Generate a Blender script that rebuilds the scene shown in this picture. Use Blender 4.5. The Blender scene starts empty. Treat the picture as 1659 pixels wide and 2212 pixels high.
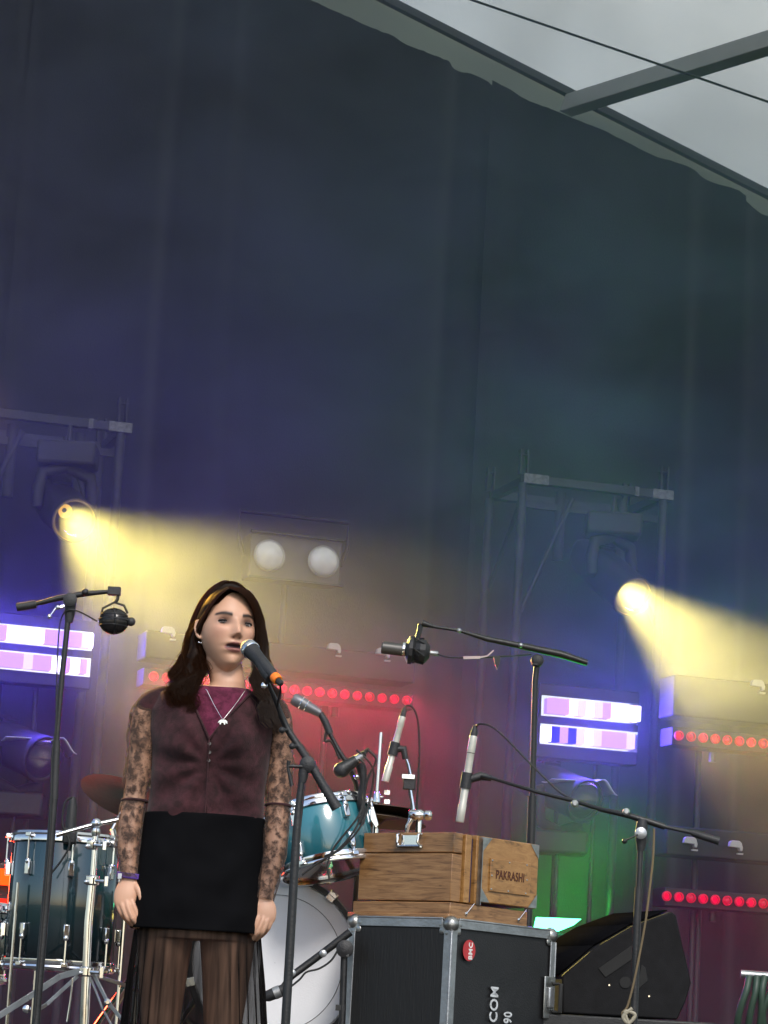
import bpy, math, random
from math import sin, cos, tan, pi, radians as R, sqrt, atan2, exp
from mathutils import Vector as V, Matrix, noise as NZ
import numpy as np

random.seed(7)
SC = bpy.context.scene
# ------------------------------------------------------------------ camera
FPX, CW, CH = 6000.0, 1659.0, 2212.0          # focal length and frame in picture units
CAM = V((0.0, 0.0, 0.38))                       # stage floor is z = 0
PITCH, ROLL = R(10.85), R(3.3)
RM = (Matrix.Rotation(R(90) + PITCH, 4, 'X') @ Matrix.Rotation(ROLL, 4, 'Z'))
cd = bpy.data.cameras.new('camera'); cam = bpy.data.objects.new('camera', cd)
SC.collection.objects.link(cam)
cam.matrix_world = Matrix.Translation(CAM) @ RM
cd.sensor_fit = 'HORIZONTAL'; cd.sensor_width = 36.0; cd.lens = 36.0 * FPX / CW
cd.clip_start = 0.1; cd.clip_end = 3000
cd.dof.use_dof = False
SC.camera = cam
# ------------------------------------------------------------------ world + sun
SUN_EL, SUN_AZ = R(42), R(12)                  # sun behind the camera, a little to the right
w = bpy.data.worlds.new('World'); SC.world = w; w.use_nodes = True
nt = w.node_tree; bg = nt.nodes['Background']
sky = nt.nodes.new('ShaderNodeTexSky'); sky.sky_type = 'NISHITA'; sky.sun_disc = False
sky.sun_elevation = SUN_EL; sky.sun_rotation = R(180) - SUN_AZ
sky.air_density = 1.0; sky.dust_density = 1.5; sky.ozone_density = 1.0
nt.links.new(sky.outputs[0], bg.inputs[0]); bg.inputs[1].default_value = 0.15
ld = bpy.data.lights.new('sun', 'SUN'); ld.energy = 1.6; ld.angle = R(14); ld.color = (1, .97, .92)
sun = bpy.data.objects.new('sun', ld); SC.collection.objects.link(sun)
sdir = V((sin(SUN_AZ) * cos(SUN_EL), -cos(SUN_AZ) * cos(SUN_EL), sin(SUN_EL)))
sun.rotation_euler = sdir.to_track_quat('Z', 'Y').to_euler()
SC.view_settings.view_transform = 'Standard'; SC.view_settings.look = 'None'
SC.view_settings.exposure = 0.5; SC.view_settings.gamma = 1.0
SC.render.engine = 'CYCLES'
SC.cycles.use_denoising = True
SC.cycles.max_bounces = 8; SC.cycles.volume_bounces = 0; SC.cycles.transparent_max_bounces = 24
SC.cycles.diffuse_bounces = 3; SC.cycles.glossy_bounces = 3; SC.cycles.transmission_bounces = 4
SC.cycles.sample_clamp_indirect = 4.0
SC.cycles.caustics_reflective = False; SC.cycles.caustics_refractive = False

# ------------------------------------------------------------------ geometry helpers
def ray(x, y):
    d = V(((x - CW / 2) / FPX, -(y - CH / 2) / FPX, -1.0))
    return (RM.to_3x3() @ d).normalized()
def Q(x, y, Y):                                 # a point on the upright plane Y metres up-stage
    d = ray(x, y); return CAM + d * (Y / d.y)
YAW = R(17)
U = V((cos(YAW), sin(YAW), 0)); N = V((sin(YAW), -cos(YAW), 0)); UP = V((0, 0, 1))
WO = Q(830, 1106, 16.0)
def W(x, y, off=0.0):                           # a point on the plane `off` metres in front of the back drape
    o = WO + N * off; d = ray(x, y)
    return CAM + d * ((o - CAM).dot(N) / d.dot(N))
def FM(p):                                      # frame of the back wall at p (local x along wall, y away, z up)
    m = Matrix.Identity(4)
    for i, a in enumerate((U, -N, UP)):
        for k in range(3): m[k][i] = a[k]
    return Matrix.Translation(p) @ m
def L(a, b, t): return a + (b - a) * t
def sm(a, b, x):
    t = min(1, max(0, (x - a) / (b - a))); return t * t * (3 - 2 * t)
ROOTM = {}
def top_of(o):
    while o.parent: o = o.parent
    return o
def thing(name, label, cat, loc=(0, 0, 0), group=None, M=None):
    o = bpy.data.objects.new(name, None); SC.collection.objects.link(o)
    o.empty_display_size = .1
    m = M.copy() if M else Matrix.Translation(V(loc))
    o.matrix_world = m; ROOTM[o.name] = m
    o['label'] = label; o['category'] = cat
    if group: o['group'] = group
    return o
def tag(o, label=None, cat=None, group=None, kind=None):
    if label: o['label'] = label
    if cat: o['category'] = cat
    if group: o['group'] = group
    if kind: o['kind'] = kind
    return o
def dup(root, M, label=None, group=None):
    r = root.copy(); SC.collection.objects.link(r); r.matrix_world = M; ROOTM[r.name] = M
    if label: r['label'] = label
    if group: r['group'] = group
    for ch in list(root.children):
        c = ch.copy(); SC.collection.objects.link(c); c.parent = r
        for g in ch.children:
            d = g.copy(); SC.collection.objects.link(d); d.parent = c
    return r
def frame(t):
    t = t.normalized(); a = UP if abs(t.z) < .95 else V((1, 0, 0))
    x = a.cross(t).normalized(); return x, t.cross(x).normalized()
class MB:
    def __init__(s, local=False): s.v = []; s.f = []; s.local = local
    def add(s, vs, fs):
        b = len(s.v); s.v += [V(p) for p in vs]; s.f += [tuple(b + i for i in f) for f in fs]; return s
    def box(s, c, hx, hy, hz):                  # centre and three half-extent vectors
        c, hx, hy, hz = V(c), V(hx), V(hy), V(hz)
        vs = [c + hx * i + hy * j + hz * k for i in (-1, 1) for j in (-1, 1) for k in (-1, 1)]
        fl = hx.cross(hy).dot(hz) < 0
        fs = [(0, 1, 3, 2), (4, 6, 7, 5), (0, 4, 5, 1), (2, 3, 7, 6), (0, 2, 6, 4), (1, 5, 7, 3)]
        if fl: fs = [f[::-1] for f in fs]
        return s.add(vs, fs)
    def abox(s, c, sx, sy, sz): return s.box(c, (sx / 2, 0, 0), (0, sy / 2, 0), (0, 0, sz / 2))
    def beam(s, a, b, w_, h_, up=UP):           # rectangular bar from a to b
        a, b = V(a), V(b); t = (b - a); x = t.cross(up).normalized(); z = x.cross(t).normalized()
        return s.box((a + b) / 2, t / 2, x * w_ / 2, z * h_ / 2)
    def tube(s, pts, r, n=12, cap=True, sec=None, x0=None):
        pts = [V(p) for p in pts]; m = len(pts)
        rs = list(r) if hasattr(r, '__len__') else [r] * m
        T = [(pts[min(i + 1, m - 1)] - pts[max(i - 1, 0)]).normalized() for i in range(m)]
        x, y = frame(T[0])
        if x0 is not None:
            x = (V(x0) - T[0] * V(x0).dot(T[0])).normalized(); y = T[0].cross(x)
        vs = []
        for i in range(m):
            if i:
                x = (x - T[i] * x.dot(T[i])).normalized(); y = T[i].cross(x)
            rr = rs[i]; ra, rb = (rr if hasattr(rr, '__len__') else (rr, rr))
            for k in range(n):
                a = 2 * pi * k / n; vs.append(pts[i] + x * (cos(a) * ra) + y * (sin(a) * rb))
        fs = [(i * n + k, i * n + (k + 1) % n, (i + 1) * n + (k + 1) % n, (i + 1) * n + k) for i in range(m - 1) for k in range(n)]
        if cap: fs += [tuple(range(n))[::-1], tuple((m - 1) * n + k for k in range(n))]
        return s.add(vs, fs)
    def ring(s, c, ax, rad, r, n=48, k=8):      # torus
        x, y = frame(V(ax)); ax = V(ax).normalized(); vs = []; c = V(c)
        for i in range(n):
            a = 2 * pi * i / n; o = x * cos(a) + y * sin(a)
            for j in range(k):
                b = 2 * pi * j / k; vs.append(c + o * (rad + r * cos(b)) + ax * (r * sin(b)))
        return s.add(vs, [(i * k + j, ((i + 1) % n) * k + j, ((i + 1) % n) * k + (j + 1) % k, i * k + (j + 1) % k) for i in range(n) for j in range(k)])
    def lathe(s, c, ax, prof, n=32, cap=True):  # prof: (radius, height along axis)
        c, ax = V(c), V(ax).normalized(); x, y = frame(ax); vs = []
        for r, h in prof:
            for k in range(n):
                a = 2 * pi * k / n; vs.append(c + ax * h + x * (cos(a) * r) + y * (sin(a) * r))
        m = len(prof)
        fs = [(i * n + k, i * n + (k + 1) % n, (i + 1) * n + (k + 1) % n, (i + 1) * n + k) for i in range(m - 1) for k in range(n)]
        if cap: fs += [tuple(range(n))[::-1], tuple((m - 1) * n + k for k in range(n))]
        return s.add(vs, fs)
    def ball(s, c, r, n=16, m=10, ax=None):
        c = V(c); rr = V(r) if hasattr(r, '__len__') else V((r, r, r)); vs = []
        A = ax or Matrix.Identity(3)
        for i in range(m + 1):
            th = pi * i / m
            for k in range(n):
                a = 2 * pi * k / n
                vs.append(c + A @ V((rr.x * sin(th) * cos(a), rr.y * sin(th) * sin(a), -rr.z * cos(th))))
        return s.add(vs, [(i * n + k, i * n + (k + 1) % n, (i + 1) * n + (k + 1) % n, (i + 1) * n + k) for i in range(m) for k in range(n)])
    def prism(s, poly, ext):
        poly = [V(p) for p in poly]; ext = V(ext); n = len(poly)
        nn = V((0, 0, 0))
        for i in range(n): nn += poly[i].cross(poly[(i + 1) % n])
        if nn.dot(ext) < 0: poly = poly[::-1]
        vs = poly + [p + ext for p in poly]
        return s.add(vs, [tuple(range(n))[::-1], tuple(range(n, 2 * n))] + [(i, (i + 1) % n, n + (i + 1) % n, n + i) for i in range(n)])
    def mesh(s, name, inv=None):
        me = bpy.data.meshes.new(name)
        vs = [tuple(inv @ p) for p in s.v] if inv else [tuple(p) for p in s.v]
        me.from_pydata(vs, [], s.f); me.validate(); me.update(); return me
    def build(s, name, m, parent=None, smooth=True, bevel=0.0, ang=38, label=None):
        inv = None
        if parent is not None and not s.local: inv = ROOTM[top_of(parent).name].inverted()
        me = s.mesh(name, inv)
        if smooth:
            me.shade_smooth(); me.set_sharp_from_angle(angle=R(ang))
        o = bpy.data.objects.new(name, me); SC.collection.objects.link(o)
        if m is not None: me.materials.append(m)
        if parent is not None: o.parent = parent
        if bevel > 0:
            b = o.modifiers.new('bevel', 'BEVEL'); b.width = bevel; b.segments = 2; b.limit_method = 'ANGLE'; b.angle_limit = R(35)
            b.harden_normals = False
        if label: o['label'] = label
        return o
def spline(pts, n=8):                           # Catmull-Rom through points (tuples of any length)
    P_ = [np.array(p, float) for p in pts]; out = []
    for i in range(len(P_) - 1):
        p0, p1, p2, p3 = P_[max(i - 1, 0)], P_[i], P_[i + 1], P_[min(i + 2, len(P_) - 1)]
        for k in range(n):
            t = k / n
            out.append(.5 * ((2 * p1) + (p2 - p0) * t + (2 * p0 - 5 * p1 + 4 * p2 - p3) * t * t + (3 * p1 - p0 - 3 * p2 + p3) * t ** 3))
    out.append(P_[-1]); return out

# ------------------------------------------------------------------ materials
def mat(name, c, rough=.5, metal=0.0, var=.12, scale=18.0, bump=0.0, bscale=60.0, spec=.5, emit=None, es=0.0, stretch=None, coat=0.0, sheen=0.0, sub=0.0, rvar=.08):
    m = bpy.data.materials.new(name); m.use_nodes = True; t = m.node_tree; b = t.nodes['Principled BSDF']
    tc = t.nodes.new('ShaderNodeTexCoord'); mp = t.nodes.new('ShaderNodeMapping')
    t.links.new(tc.outputs['Object'], mp.inputs[0])
    if stretch: mp.inputs['Scale'].default_value = stretch
    nz = t.nodes.new('ShaderNodeTexNoise'); nz.inputs['Scale'].default_value = scale; nz.inputs['Detail'].default_value = 5
    t.links.new(mp.outputs[0], nz.inputs['Vector'])
    cr = t.nodes.new('ShaderNodeValToRGB'); cr.color_ramp.elements[0].position = .3; cr.color_ramp.elements[1].position = .7
    cr.color_ramp.elements[0].color = (*[x * (1 - var) for x in c], 1); cr.color_ramp.elements[1].color = (*[min(1, x * (1 + var)) for x in c], 1)
    t.links.new(nz.outputs['Fac'], cr.inputs[0]); t.links.new(cr.outputs[0], b.inputs['Base Color'])
    mr = t.nodes.new('ShaderNodeMapRange'); mr.inputs['To Min'].default_value = max(0.02, rough - rvar); mr.inputs['To Max'].default_value = min(1, rough + rvar)
    t.links.new(nz.outputs['Fac'], mr.inputs['Value']); t.links.new(mr.outputs[0], b.inputs['Roughness'])
    b.inputs['Metallic'].default_value = metal; b.inputs['Specular IOR Level'].default_value = spec
    b.inputs['Coat Weight'].default_value = coat; b.inputs['Sheen Weight'].default_value = sheen
    b.inputs['Subsurface Weight'].default_value = sub
    if sub: b.inputs['Subsurface Radius'].default_value = (.012, .005, .003); b.inputs['Subsurface Scale'].default_value = 1.0
    if bump:
        n2 = t.nodes.new('ShaderNodeTexNoise'); n2.inputs['Scale'].default_value = bscale; n2.inputs['Detail'].default_value = 4
        t.links.new(mp.outputs[0], n2.inputs['Vector'])
        bp = t.nodes.new('ShaderNodeBump'); bp.inputs['Strength'].default_value = bump; bp.inputs['Distance'].default_value = .01
        t.links.new(n2.outputs['Fac'], bp.inputs['Height']); t.links.new(bp.outputs[0], b.inputs['Normal'])
    if emit:
        b.inputs['Emission Color'].default_value = (*emit, 1); b.inputs['Emission Strength'].default_value = es
    return m
def glow(name, c, s):                           # a lamp's own face
    m = bpy.data.materials.new(name); m.use_nodes = True; t = m.node_tree
    t.nodes.remove(t.nodes['Principled BSDF']); e = t.nodes.new('ShaderNodeEmission')
    e.inputs[0].default_value = (*c, 1); e.inputs[1].default_value = s
    t.links.new(e.outputs[0], t.nodes['Material Output'].inputs[0]); return m
m_black = mat('black_steel', (.012, .012, .013), .42, 0, .3, 30, .15, 150)
m_black2 = mat('black_plastic', (.018, .018, .02), .55, 0, .25, 25, .2, 200)
m_rubber = mat('rubber', (.015, .015, .015), .8, 0, .2)
m_chrome = mat('chrome', (.72, .73, .75), .12, 1.0, .08, 12, 0)
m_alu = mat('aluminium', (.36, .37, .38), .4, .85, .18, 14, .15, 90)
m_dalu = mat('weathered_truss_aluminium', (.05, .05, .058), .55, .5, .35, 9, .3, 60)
m_gwhite = mat('white_enamel', (.7, .7, .7), .4, 0, .06)
m_cable = mat('cable_rubber', (.012, .012, .012), .6, 0, .2)
# ================================================================== setting: ground, stage deck, roof
m_ground = mat('trodden_grass', (.05, .07, .03), .9, 0, .5, 3, .6, 20)
g = MB(); g.add([(-400, -200, -1.25), (400, -200, -1.25), (400, 500, -1.25), (-400, 500, -1.25)], [(0, 1, 2, 3)])
tag(g.build('ground', m_ground, smooth=False), kind='structure')
m_deck = mat('stage_deck_plywood', (.035, .032, .03), .7, 0, .35, 6, .3, 40)
dk = MB()
for i in range(-6, 6):
    for j in range(0, 6):
        a = WO + N * (10.3 - j * 2.0) + U * (i * 1.0); a.z = -.03
        dk.box(a, U * .498, N * .998, (0, 0, .03))
tag(dk.build('stage_floor', m_deck, smooth=False, bevel=.003), kind='structure')
m_skirt = mat('stage_skirt_cloth', (.01, .01, .012), .9, 0, .3, 6, .3, 40)
sk = MB(); a = WO + N * 11.36; a.z = -.66
sk.box(a - U * .5, U * 6.0, N * .01, (0, 0, .59)); tag(sk.build('stage_skirt', m_skirt), 'black cloth skirt across the front of the stage', 'skirt')

# ---- roof: pale membrane, rafter along the drape, purlin coming forward, tension cable
def memb_mat(f=1.0):
    m = bpy.data.materials.new('white_tent_membrane'); m.use_nodes = True; t = m.node_tree; t.nodes.remove(t.nodes['Principled BSDF'])
    tc = t.nodes.new('ShaderNodeTexCoord'); mp = t.nodes.new('ShaderNodeMapping'); mp.inputs['Scale'].default_value = (.5, .12, 1)
    nz = t.nodes.new('ShaderNodeTexNoise'); nz.inputs['Scale'].default_value = 2.2; nz.inputs['Detail'].default_value = 6
    cr = t.nodes.new('ShaderNodeValToRGB'); cr.color_ramp.elements[0].position = .3; cr.color_ramp.elements[1].position = .75
    cr.color_ramp.elements[0].color = (.90 * f, .87 * f, .72 * f, 1); cr.color_ramp.elements[1].color = (.98 * f, .96 * f, .82 * f, 1)
    t.links.new(tc.outputs['Object'], mp.inputs[0]); t.links.new(mp.outputs[0], nz.inputs['Vector']); t.links.new(nz.outputs['Fac'], cr.inputs[0])
    d = t.nodes.new('ShaderNodeBsdfDiffuse'); tr = t.nodes.new('ShaderNodeBsdfTranslucent'); mx = t.nodes.new('ShaderNodeMixShader'); mx.inputs[0].default_value = .8
    t.links.new(cr.outputs[0], d.inputs[0]); t.links.new(cr.outputs[0], tr.inputs[0])
    t.links.new(d.outputs[0], mx.inputs[1]); t.links.new(tr.outputs[0], mx.inputs[2]); t.links.new(mx.outputs[0], t.nodes['Material Output'].inputs[0])
    return m
m_memb = memb_mat()
m_raft = mat('galvanised_rafter', (.3, .31, .31), .55, .3, .12, 5, .1)
m_raftd = mat('dark_seal_strip', (.06, .065, .07), .6, 0, .2, 8)
RA, RB = W(829, 30, .05), W(1659, 452, .05)     # along the rafter
rd = (RB - RA).normalized()
PC = W(1215, 232, .05)
dn = ray(1659, 93); PN = CAM + dn * ((PC.z - CAM.z) / dn.z)
pd = (PN - PC).normalized()                     # purlin, level, coming down-stage
rn = rd.cross(pd).normalized(); rn = rn if rn.z > 0 else -rn
def RP(s, t, h=0): return PC + rd * s + pd * t + rn * h
mb = MB(); nx, ny = 60, 40; vs = []
for j in range(ny + 1):
    for i in range(nx + 1):
        s_, t_ = L(-14, 8, i / nx), L(-.16, 15.0, j / ny)
        sag = .05 * sin(pi * ((t_ % 3.2) / 3.2)) * sin(pi * ((s_ % 4.5) / 4.5))
        vs.append(RP(s_, t_, .16 + sag))
mb.add(vs, [(j * (nx + 1) + i, j * (nx + 1) + i + 1, (j + 1) * (nx + 1) + i + 1, (j + 1) * (nx + 1) + i) for j in range(ny) for i in range(nx)])
o = mb.build('stage_roof_membrane', m_memb); tag(o, 'translucent white tent membrane roof over the stage', 'tent roof')
r = thing('roof_rafter', 'slim dark rafter sloping down to the right above the drape', 'roof beam', PC)
MB().box(RP(-3.5, 0, .115), rd * 12, pd * .022, rn * .026).build('beam', m_raftd, r, bevel=.003)
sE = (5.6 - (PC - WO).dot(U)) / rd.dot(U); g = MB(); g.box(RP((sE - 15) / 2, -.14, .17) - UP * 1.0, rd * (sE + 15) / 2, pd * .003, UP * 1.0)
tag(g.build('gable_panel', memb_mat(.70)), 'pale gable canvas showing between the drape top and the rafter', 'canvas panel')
r = thing('roof_purlin', 'grey roof purlin crossing the white membrane toward the audience', 'roof beam', PC)
MB().box(RP(0, 7.2, .0), pd * 7.15, rd * .042, rn * .066).build('beam', m_raft, r, bevel=.006)
a, b = W(1020, 0, 1.2), W(1659, 220, 1.2)
t = (b - a); c = MB(); c.tube([a - t * .7, a, b, b + t * .6], .0075, 8)
tag(c.build('tension_cable', m_black), 'thin dark steel cable stretched under the white roof', 'cable')

# ---- back drape in overlapping cloth panels
def drape_mat(name, c):
    m = mat(name, c, .95, 0, .2, 1.6, .35, 260, spec=.15, sheen=.3, stretch=(1, 1, .25)); return m
m_drape = drape_mat('black_molton_cloth', (.020, .021, .023))
m_drape2 = drape_mat('black_molton_cloth_worn', (.024, .025, .028))
def wall_st(p): q = p - WO; return q.dot(U), p.z
top = [wall_st(W(x, y, .1)) for x, y in ((680, -2), (829, 70), (850, 77), (870, 92), (925, 115), (975, 130), (985, 142), (1020, 148), (1040, 165), (1180, 233), (1240, 258), (1300, 280), (1370, 315), (1425, 342), (1447, 346), (1500, 372), (1570, 408), (1659, 462))]
tx = [p[0] for p in top]; tz = [p[1] for p in top]
def ztop(s):
    if s < tx[0]: return min(tz[0] + (tx[0] - s) * .31, 8.2)
    if s > tx[-1]: return tz[-1] - (s - tx[-1]) * .31
    return float(np.interp(s, tx, tz))
def sx(x, y): return wall_st(W(x, y, .1))[0]
edges = [-7.0, sx(13, 700), sx(452, 300), sx(1040, 600), sx(1556, 800), 5.5]
lab = ['plain black drape panel at the far left edge', 'wide black drape panel behind the left truss', 'wide black drape panel in the middle behind the singer',
       'black drape panel behind the right truss', 'black drape panel at the far right edge']
for i in range(5):
    s0, s1 = edges[i], edges[i + 1] + .10; off = .06 + .05 * (i % 2); vs = []
    nx = int((s1 - s0) / .018); nz_ = 70
    for k in range(nx + 1):
        s = L(s0, s1, k / nx); zt = ztop(s) + .004 * sin(s * 5) + .005 * NZ.noise((s * 8, 0, 0)) + .006 * NZ.noise((s * 30, 0, 4))
        for j in range(nz_ + 1):
            z = zt * j / nz_; q = j / nz_
            e = exp(-((s - s1 + .22 + .22 * (1 - q)) / (.16 + .22 * (1 - q))) ** 2) + .7 * exp(-((s - s0 - .1) / .2) ** 2)
            d = e * (.055 * sin(s * 15 + 1.5 * NZ.noise((s * 1.2, z * .3, 5))) + .012 * sin(s * 29 + z * .25)) + (.10 * NZ.noise((s * .9, z * .10, i * 9.1))) + .012 * NZ.noise((s * 5, z * .7, i * 3.3))
            p = WO + U * s + N * (off + d); p.z = z; vs.append(p)
    n1 = nz_ + 1; c = MB(); c.add(vs, [(k * n1 + j, (k + 1) * n1 + j, (k + 1) * n1 + j + 1, k * n1 + j + 1) for k in range(nx) for j in range(nz_)])
    tag(c.build('backdrop_drape', m_drape if i % 2 else m_drape2), lab[i], 'drape', 'black drape panels across the back of the stage')
# ================================================================== up-stage lighting rig
XR, UI = RM.to_3x3() @ V((1, 0, 0)), RM.to_3x3() @ V((0, 1, 0))
def pins(r, x, y, off, m=None):                 # fork end that carries the next frame
    p = W(x, y, off); c = MB()
    for s in (-1, 1): c.box(p + U * .022 * s + UP * .07, U * .006, N * .02, (0, 0, .075))
    c.tube([p - U * .035 + UP * .1, p + U * .035 + UP * .1], .008, 8)
    c.box(p, U * .03, N * .025, (0, 0, .012)); c.build('fork', m or m_dalu, r, bevel=.002)
def tube_part(r, a, b, rad, name='chord', m=None): MB().tube([a, b], rad, 14).build(name, m or m_dalu, r)
m_cap = mat('dull_cast_end', (.16, .16, .17), .5, .5, .5, 40, .3, 60)
OF = 1.0
def tower(x0, x1, ytl, label, cap_l=True, xpost=None, xl=None):
    a, b = W(x0, ytl[0], OF), W(x1, ytl[1], OF); z = (a.z + b.z) / 2; a.z = b.z = z
    base = (a + b) / 2; base.z = 0
    r = thing('truss_tower', label, 'truss', base, 'aluminium truss towers holding the up-stage lights')
    D = -N * .55
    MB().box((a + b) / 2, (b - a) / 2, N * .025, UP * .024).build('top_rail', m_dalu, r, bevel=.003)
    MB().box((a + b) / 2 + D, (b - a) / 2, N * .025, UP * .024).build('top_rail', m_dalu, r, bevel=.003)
    for e, s in ((a, 1), (b, -1)):
        MB().box(e + D / 2 + U * .03 * s, U * .022, D * .45, UP * .024).build('side_rail', m_dalu, r, bevel=.003)
    MB().box(b - U * .06, U * .064, N * .029, UP * .028).build('end_cap', m_cap, r, bevel=.003)
    if cap_l: MB().box(a + U * .07, U * .074, N * .029, UP * .028).build('end_cap', m_cap, r, bevel=.003)
    MB().box(b - U * .22, U * .012, N * .028, UP * .027).build('rail_tag', m_cap, r)
    for e in (a + U * .0, b - U * .05, a + D, b + D - U * .05):
        tube_part(r, V((e.x, e.y, 0)), e - UP * .025, .026, 'leg')
        c = MB(); q = e + UP * .024
        for s in (-1, 1): c.box(q + U * .02 * s + UP * .07, U * .006, N * .018, (0, 0, .072))
        c.tube([q - U * .032 + UP * .11, q + U * .032 + UP * .11], .007, 8); c.build('fork', m_dalu, r, bevel=.002)
        c = MB().tube([V((e.x, e.y, 0)), V((e.x, e.y, .02))], .09, 16); c.build('foot', m_black, r)
    for s, e in ((-1, b - U * .05), (1, a)):
        for k in (0,):
            tube_part(r, e + U * s * .3 - UP * .08, e - UP * .75 + U * .02 * s, .014, 'brace')
    tube_part(r, a + D + U * .02 - UP * .55, a - UP * .10 - U * .0, .014, 'brace')
    MB().box((a + b) / 2 - UP * .12 + D * .2, (b - a) / 2 * .96, N * .018, UP * .02).build('lower_rail', m_dalu, r)
    for u in (.3, .72):
        e = L(a, b, u); tube_part(r, e - UP * .03 + D * .2, e - UP * .42 + D * .2, .03, 'hanger')
    return r, a, b
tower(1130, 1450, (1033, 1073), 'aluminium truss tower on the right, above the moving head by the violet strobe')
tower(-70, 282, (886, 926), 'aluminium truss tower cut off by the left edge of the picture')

# moving heads
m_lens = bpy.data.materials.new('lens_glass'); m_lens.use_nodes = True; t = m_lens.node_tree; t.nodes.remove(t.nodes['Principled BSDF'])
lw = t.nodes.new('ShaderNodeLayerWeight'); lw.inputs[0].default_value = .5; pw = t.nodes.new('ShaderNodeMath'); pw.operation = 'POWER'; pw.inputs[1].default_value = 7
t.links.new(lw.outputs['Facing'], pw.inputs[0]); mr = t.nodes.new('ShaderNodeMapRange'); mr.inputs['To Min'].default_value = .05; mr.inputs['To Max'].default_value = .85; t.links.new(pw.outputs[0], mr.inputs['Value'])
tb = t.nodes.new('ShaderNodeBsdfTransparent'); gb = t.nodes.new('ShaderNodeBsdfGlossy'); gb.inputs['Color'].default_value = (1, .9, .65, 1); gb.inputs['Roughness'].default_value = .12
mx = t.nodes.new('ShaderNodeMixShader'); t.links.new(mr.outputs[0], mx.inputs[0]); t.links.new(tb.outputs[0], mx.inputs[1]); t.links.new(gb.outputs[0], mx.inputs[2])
em = t.nodes.new('ShaderNodeEmission'); em.inputs[0].default_value = (1, .62, .12, 1); em.inputs[1].default_value = .7; ads = t.nodes.new('ShaderNodeAddShader'); m2_ = t.nodes.new('ShaderNodeMath'); m2_.operation = 'MULTIPLY'; m2_.inputs[1].default_value = .9; t.links.new(pw.outputs[0], m2_.inputs[0]); t.links.new(m2_.outputs[0], em.inputs[1])  # amber rim emission stands in for light refracted at the lens edge
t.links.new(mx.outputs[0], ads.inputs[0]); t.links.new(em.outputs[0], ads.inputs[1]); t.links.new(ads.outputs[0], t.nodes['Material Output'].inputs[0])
m_lens0 = m_lens.copy(); m_lens0.node_tree.nodes['Emission'].inputs[0].default_value = (0, 0, 0, 1)
m_amber = glow('amber_lamp_face', (1.0, .55, .12), .8)
def moving_head(label, lensc, ldir, R0, lit, energy=0, color=(1, .8, .4), half=20, body=.34, up0=UP, yoke=True, group='moving head stage lights'):
    d = ldir.normalized(); x, y = frame(d)
    if y.z < 0: x, y = -x, -y
    cen = lensc - d * body * .62
    r = thing('moving_head_light', label, 'stage light', cen, group)
    M3 = Matrix((x, y, d)).transposed()
    # head shell: rounded, widest at the lens, squared toward the back
    prof = [(.30, -.98), (.62, -.93), (.82, -.8), (.93, -.5), (1.0, -.1), (1.06, .35), (1.13, .55), (1.15, .62), (1.10, .66), (1.02, .66)]
    n = 32; c = MB(); vs = []
    for q, h in prof:
        for k in range(n):
            a = 2 * pi * k / n; sq = 1 + .16 * (1 - sm(-.2, .5, h)) * (abs(sin(2 * a)) ** 1.5)
            vs.append(cen + M3 @ V((cos(a) * q * R0 * sq, sin(a) * q * R0 * sq, h * body)))
    c.add(vs, [(i * n + k, i * n + (k + 1) % n, (i + 1) * n + (k + 1) % n, (i + 1) * n + k) for i in range(len(prof) - 1) for k in range(n)] + [tuple(range(n))[::-1]])
    c.build('head_shell', m_black2, r)
    c = MB()
    for k in range(5): c.box(cen - d * body * (.35 + .09 * k) + y * R0 * 1.06, x * R0 * .5, y * .008, d * .008)
    c.build('vent_fins', m_black, r)
    MB().ring(lensc - d * .012, d, R0 * 1.02, .012, 40, 8).build('lens_ring', m_black, r)
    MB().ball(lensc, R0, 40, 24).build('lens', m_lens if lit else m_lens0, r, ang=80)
    src = R0 / tan(R(half)) * .92; MB().lathe(lensc - d * R0 * 1.9, d, [(R0 * .35, .02), (R0 * .25, .008), (R0 * .12, .0)], 32, cap=False).build('reflector', (m_amber if lit else m_chrome), r)
    if yoke:
        hx = x if abs(x.z) < abs(y.z) else y
        hx = V((hx.x, hx.y, 0)).normalized(); flip = 1 if lit else -1; base = cen + UP * (R0 * 2.1 * flip)
        c = MB()
        for s in (-1, 1):
            c.tube([cen + hx * s * R0 * 1.18, cen + hx * s * R0 * 1.32, cen + hx * s * R0 * 1.36 + UP * R0 * .8 * flip, cen + hx * s * R0 * 1.2 + UP * R0 * 1.7 * flip, base], [.02, .03, .034, .034, .03], 10)
        c.build('yoke', m_black2, r)
        MB().abox(base + UP * .06 * flip, .3, .22, .12).build('base_box', m_black2, r, bevel=.015)
        MB().tube([base + UP * .12 * flip, base + UP * .22] if flip > 0 else [base - UP * .12, V((base.x, base.y, .0))], .012, 8).build('clamp', m_dalu, r)  # under unlit heads this is a rod to the floor, added as support
    if lit:
        l = bpy.data.lights.new('spot', 'SPOT'); l.energy = energy; l.color = color; l.spot_size = R(2 * half); l.spot_blend = .35; l.shadow_soft_size = .06
        o = bpy.data.objects.new('spot_lamp', l); SC.collection.objects.link(o)
        o.matrix_world = Matrix.Translation(lensc - d * R0 * 1.15) @ (-d).to_track_quat('Z', 'Y').to_matrix().to_4x4()
    return r
def beamdir(p, beta, ang):
    tc = (CAM - p).normalized(); side = XR * cos(ang) + UI * sin(ang); side = (side - tc * side.dot(tc)).normalized()
    return tc * cos(beta) + side * sin(beta)
pL = W(160, 1124, 1.7); pR = W(1364, 1287, 1.7)
moving_head('lit moving head throwing a yellow beam at the left under the truss', pL, beamdir(pL, R(21), R(-46)), .105, True, 2500, (1, .79, .19), 15)
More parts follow.
